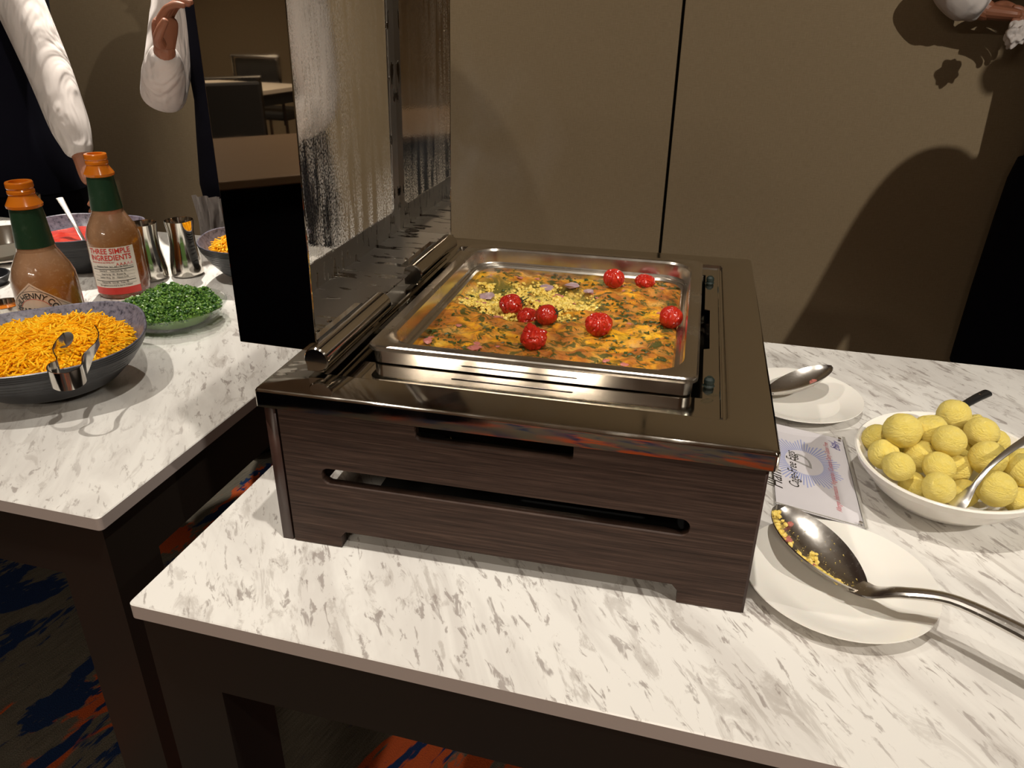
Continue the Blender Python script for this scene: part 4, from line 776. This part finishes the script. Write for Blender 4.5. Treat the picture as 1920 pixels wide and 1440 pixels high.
def hand(wrist, d, palm, side, curl=.6):
    """wrist position, pointing direction, palm normal, +1/-1 thumb side -> bmesh"""
    d = Vector(d).normalized(); pn = Vector(palm); pn = (pn-d*pn.dot(d)).normalized(); s = d.cross(pn)*side; w0 = Vector(wrist); bm = bmesh.new()
    add(bm, chain([w0-d*.02, w0+d*.012, w0+d*.05, w0+d*.085], [(.024, .020), (.027, .020), (.037, .018), (.036, .014)]))
    for k, (off, ln) in enumerate(((.028, .072), (.0095, .080), (-.0095, .074), (-.027, .058))):
        p = w0+d*.078+s*off*.95; pts = [p-d*.02, p]; a = .15
        for q in (.42, .32, .26):
            a += curl*(.9 if q < .4 else .6); p = p+(d*cos(a)+pn*sin(a))*ln*q*1.15; pts.append(p)
        add(bm, chain(pts, [.0095, .0095, .0085, .0078, .0065]))
    p = w0+d*.028+s*.026; q1 = p+(d*.55+s*.75+pn*.25)*.034; q2 = q1+(d*.85+s*.25+pn*.4)*.032; q3 = q2+(d*.9-s*.1+pn*.4)*.024
    add(bm, chain([w0+d*.015+s*.008, p, q1, q2, q3], [.014, .0145, .0115, .0105, .008])); return bm
def person(x, y, rz, label, rarm, larm, lean=0, hgt=.98, wide=1.0, sides=(1, 1)):
    """arms: (shoulder, elbow, wrist, hand direction, palm normal, thumb side, curl) in table coordinates"""
    P = empty('person', (x, y, -.76), 0, label=label, cat='person'); off = Vector((x, y, -.76)); R_ = Matrix.Rotation(rz, 3, 'Z')
    def T(v): return R_ @ Vector(v)*hgt
    body = bmesh.new()
    v = [(0,.01,.95), (0,.0,1.1), (0,0,1.28), (0,0,1.42), (0,0,1.50), (0,-.01,1.56), (0,-.02,1.66), (0,-.01,1.75), (.09,0,.88), (.10,-.01,.5), (.10,.02,.09), (.10,-.1,.04), (-.09,0,.88), (-.10,-.01,.5), (-.10,.02,.09), (-.10,-.1,.04)]
    e = [(0,1),(1,2),(2,3),(3,4),(4,5),(5,6),(6,7),(0,8),(8,9),(9,10),(10,11),(0,12),(12,13),(13,14),(14,15)]
    r = [.105, .10, .11, (.10,.07), .055, (.065,.075), (.078,.095), (.06,.07), .085, .055, .04, .035, .085, .055, .04, .035]
    add(body, skin_bm([T(q) for q in v], e, r, 0, 2)); 
    for nm in (0,):
        t = bmesh.new(); lump(t, T((0, -.115, 1.63)), .016, 3, 2, 1.3, .1); lump(t, T((.08, -.01, 1.635)), .022, 4, 2, 1.4, .15); lump(t, T((-.08, -.01, 1.635)), .022, 5, 2, 1.4, .15); lump(t, T((0, -.10, 1.585)), .018, 6, 2, .4, .1); add(body, t)
    shirt = bmesh.new()
    for (sh, el, wr, hd, pn, sd, cu) in (rarm, larm):
        sh, el, wr = (Vector(q)-off for q in (sh, el, wr))
        add(body, chain([sh, sh.lerp(el, .5), el, el.lerp(wr, .5), wr, wr+Vector(hd).normalized()*.02], [.05, .045, .038, .036, .026, .024]))
        add(body, hand(wr, hd, pn, sd, cu))
        cn = T((0, 0, 1.36)); ce = wr+(wr-el).normalized()*.004
        add(shirt, chain([cn.lerp(sh, .4), sh, sh.lerp(el, .35), sh.lerp(el, .7), el, el.lerp(wr, .35), el.lerp(wr, .7), wr-(wr-el).normalized()*.03, ce], [.085, .078, .066, .062, .060, .056, .054, .040, .037], 3))
    v2 = [(0,.0,1.0), (0,0,1.28), (0,0,1.42), (0,-.005,1.50)]; add(shirt, skin_bm([T(q) for q in v2], [(0,1),(1,2),(2,3)], [(.145,.11), (.15,.12), (.11,.08), (.066,.062)], 0, 3))
    for vv in shirt.verts:
        q = vv.co; nrm = noise.noise(Vector((q.x*16, q.y*16, q.z*9)))*.016+noise.noise(Vector((q.x*34+q.z*20, q.y*34, q.z*14)))*.006; vv.co = q+vv.normal*nrm
    link('body', body, SKINM, P); link('shirt', shirt, SHIRT, P, label='white long-sleeved shirt')
    def loft(rows):
        t = bmesh.new(); loops(t, [[T((rx*cos(2*pi*k/36)*(1-.0), ry*sin(2*pi*k/36)+yo, z)) for k in range(36)] for z, rx, ry, yo in rows], cap0=True, cap1=True); return t
    wd = wide; vest = loft([(.80, .190*wd, .150, -.02), (.86, .192*wd, .155, -.025), (.98, .180*wd, .150, -.025), (1.08, .172*wd, .142, -.02), (1.22, .182*wd, .142, -.01), (1.33, .190*wd, .138, 0), (1.40, .178*wd, .118, 0), (1.44, .12*wd, .09, 0)]); link('vest', vest, VEST, P, label='dark navy waistcoat')
    tr_ = bmesh.new()
    for s_ in (-1, 1): loops(tr_, [[T((.095*s_+rr*cos(2*pi*k/24), yo+rr*1.05*sin(2*pi*k/24), z)) for k in range(24)] for z, rr, yo in ((.06, .062, .01), (.30, .068, 0), (.48, .078, -.01), (.68, .092, 0), (.82, .095, 0))], cap0=True, cap1=True)
    add(tr_, loft([(.70, .17*wd, .13, 0), (.78, .184*wd, .145, -.01), (.90, .182*wd, .145, -.01), (1.0, .17*wd, .135, -.01)])); link('trousers', tr_, TROUS, P, label='black trousers')
    for s_ in (-1, 1):
        bm = chain([T((.105*s_, .04, .05)), T((.105*s_, -.06, .045)), T((.105*s_, -.15, .035))], [(.042,.042), (.045,.036), (.035,.025)]); link('shoe', bm, SHOE, P)
        bm = bmesh.new(); lump(bm, T((.03*s_, -.105, 1.665)), .011, 1, 2, .7, .05); link('eye', bm, EYE, P)
    bm = bmesh.new(); lump(bm, T((0, .03, 1.72)), .098, 9, 3, 1.0, .12); link('hair', bm, HAIR, P, label='short black hair')
    return P
person(-1.560, 1.430, .25, 'server in white shirt and dark waistcoat behind the sauce bottles, arm hanging down', ((-1.70,1.45,.66), (-1.74,1.38,.36), (-1.68,1.28,.14), (.2,-.3,-1), (1,0,0), -1, .4), ((-1.385,1.38,.66), (-1.265,1.34,.37), (-1.170,1.285,.155), (.42,-.10,-.85), (-.6,-.3,0), 1, .35), wide=1.1)
person(-.720, 1.480, .15, 'server in white shirt and waistcoat, one hand at the chest, behind the open lid', ((-.86,1.45,.66), (-.905,1.315,.300), (-.803,1.225,.425), (.28,-.10,.85), (1,.2,-.3), -1, .55), ((-.54,1.40,.66), (-.45,1.30,.30), (-.57,1.20,.25), (-.9,0,.1), (0,1,-.3), 1, .6), wide=1.0)
P3 = person(1.420, 1.845, -.10, 'server in dark clothes and white cuffs at the right behind the butter bowl', ((1.24,1.86,.70), (.975,1.895,.585), (1.075,1.875,.530), (.9,-.08,-.10), (0,.5,-.8), 1, .7), ((1.54,1.84,.66), (1.60,1.76,.36), (1.50,1.68,.34), (-.6,-.5,.3), (0,1,0), 1, .5), wide=1.0)
person(1.580, 1.120, .35, 'unseen guest in a white shirt added at right to shadow the wall, arms hanging', ((1.42,1.08,.66), (1.32,1.08,.36), (1.22,1.04,.10), (-.3,-.1,-1), (1,0,0), 1, .5), ((1.76,1.16,.66), (1.84,1.10,.36), (1.82,.98,.16), (0,-.3,-1), (-1,0,0), 1, .4), wide=1.25)  # unseen figure added to cast the large shadow on the back wall
bm = bmesh.new(); loops(bm, [[(rx*cos(2*pi*k/36), ry*sin(2*pi*k/36)-.01, z) for k in range(36)] for z, rx, ry in ((.38, .215, .125), (.60, .212, .128), (.80, .205, .135), (.90, .200, .135), (.95, .19, .13))], cap0=True, cap1=True); link('long_apron', bm, VEST, P3, label='long black apron')
bm = bmesh.new(); random.seed(2)
N1, N2 = 18, 10; V_ = [[bm.verts.new((.052*(i/N1-.5)*2*(1-.15*j/N2), .010*sin(i*1.1+j*.3)+.004*sin(i*2.3), -.20*j/N2)) for i in range(N1+1)] for j in range(N2+1)]
for j in range(N2):
    for i in range(N1): bm.faces.new((V_[j][i], V_[j][i+1], V_[j+1][i+1], V_[j+1][i]))
bmesh.ops.solidify(bm, geom=bm.faces[:], thickness=.003); link('side_towel', bm, SHIRT, loc=(-.785, 1.275, .075), label='white side towel tucked at the waist of the server behind the lid', cat='towel')
bm = bmesh.new(); lump(bm, (0, 0, 0), .022, 4, 5, 1.3, .5, 1.9); link('paper_napkin', bm, SHIRT, loc=(1.135, 1.800, .480), label='crumpled white napkin in the hand of the server at the right', cat='napkin')

# ---------------------------------------------------------------- the rest of the banquet room, seen reflected in the lid
def cyl(bm, x, y, z0, z1, r, seg=16): lathe(bm, [(r, z0), (r, z1)], seg, M=Matrix.Translation((x, y, 0)), cap0=True, cap1=True)
def banquet_table(x, y, lx, ly, m_, label, rz=0):
    t = empty('banquet_table', (x, y, -.76), rz, label=label, cat='table'); bm = bmesh.new(); box(bm, -lx/2, lx/2, -ly/2, ly/2, .72, .75, .004); link('table_top', bm, m_, t, smooth=False)
    bm = bmesh.new(); box(bm, -lx/2+.03, lx/2-.03, -ly/2+.03, ly/2-.03, .64, .72); link('apron', bm, BLACK, t, smooth=False)
    for sx_ in (-1, 1):
        for sy_ in (-1, 1): bm = bmesh.new(); box(bm, sx_*(lx/2-.06)-.03, sx_*(lx/2-.06)+.03, sy_*(ly/2-.06)-.03, sy_*(ly/2-.06)+.03, 0, .66); link('leg', bm, BLACK, t, smooth=False)
    return t
def chair(x, y, rz, label):
    t = empty('banquet_chair', (x, y, -.76), rz, label=label, cat='chair', group='black banquet chairs behind the viewer')
    bm = bmesh.new(); box(bm, -.22, .22, -.21, .21, .43, .50, .02); link('seat', bm, CHAIRB, t, smooth=False)
    bm = bmesh.new(); box(bm, -.20, .20, .18, .22, .56, .90, .015); link('backrest', bm, CHAIRB, t, smooth=False)
    bm = bmesh.new(); tube(bm, [(-.21, .22, .40), (-.21, .23, .92), (.21, .23, .92), (.21, .22, .40)], .014, 8); link('back_frame', bm, CHROME, t)
    for sx_ in (-1, 1):
        for sy_ in (-1, 1): bm = bmesh.new(); cyl(bm, sx_*.2, sy_*.19, 0, .44, .013, 10); link('leg', bm, CHROME, t)
t = banquet_table(-1.33, -1.87, 2.3, .98, TTOP, 'brown-topped banquet table with a black floor-length skirt behind the viewer', -.72)
banquet_table(-3.25, -4.60, 1.9, 1.0, TCLOTH, 'pale banquet table far behind the viewer', .2)
bm = bmesh.new(); loops(bm, [rrect(-1.12, 1.12, -.46, .46, .02, .004, 3), rrect(-1.12, 1.12, -.46, .46, .02, .715, 3)]); link('black_skirt', bm, VEST, t, smooth=False)
for cx, cy, rz, lb in ((-1.84, -3.12, 2.42, 'black banquet chair at the far side of the brown table'), (-2.75, -3.72, 3.3, 'black banquet chair at the near side of the pale table'), (-3.60, -5.50, .2, 'black banquet chair behind the pale table, left'), (-2.80, -5.48, .1, 'black banquet chair behind the pale table, right'), (-4.68, -4.75, 1.7, 'black banquet chair at the end of the pale table')): chair(cx, cy, rz, lb)
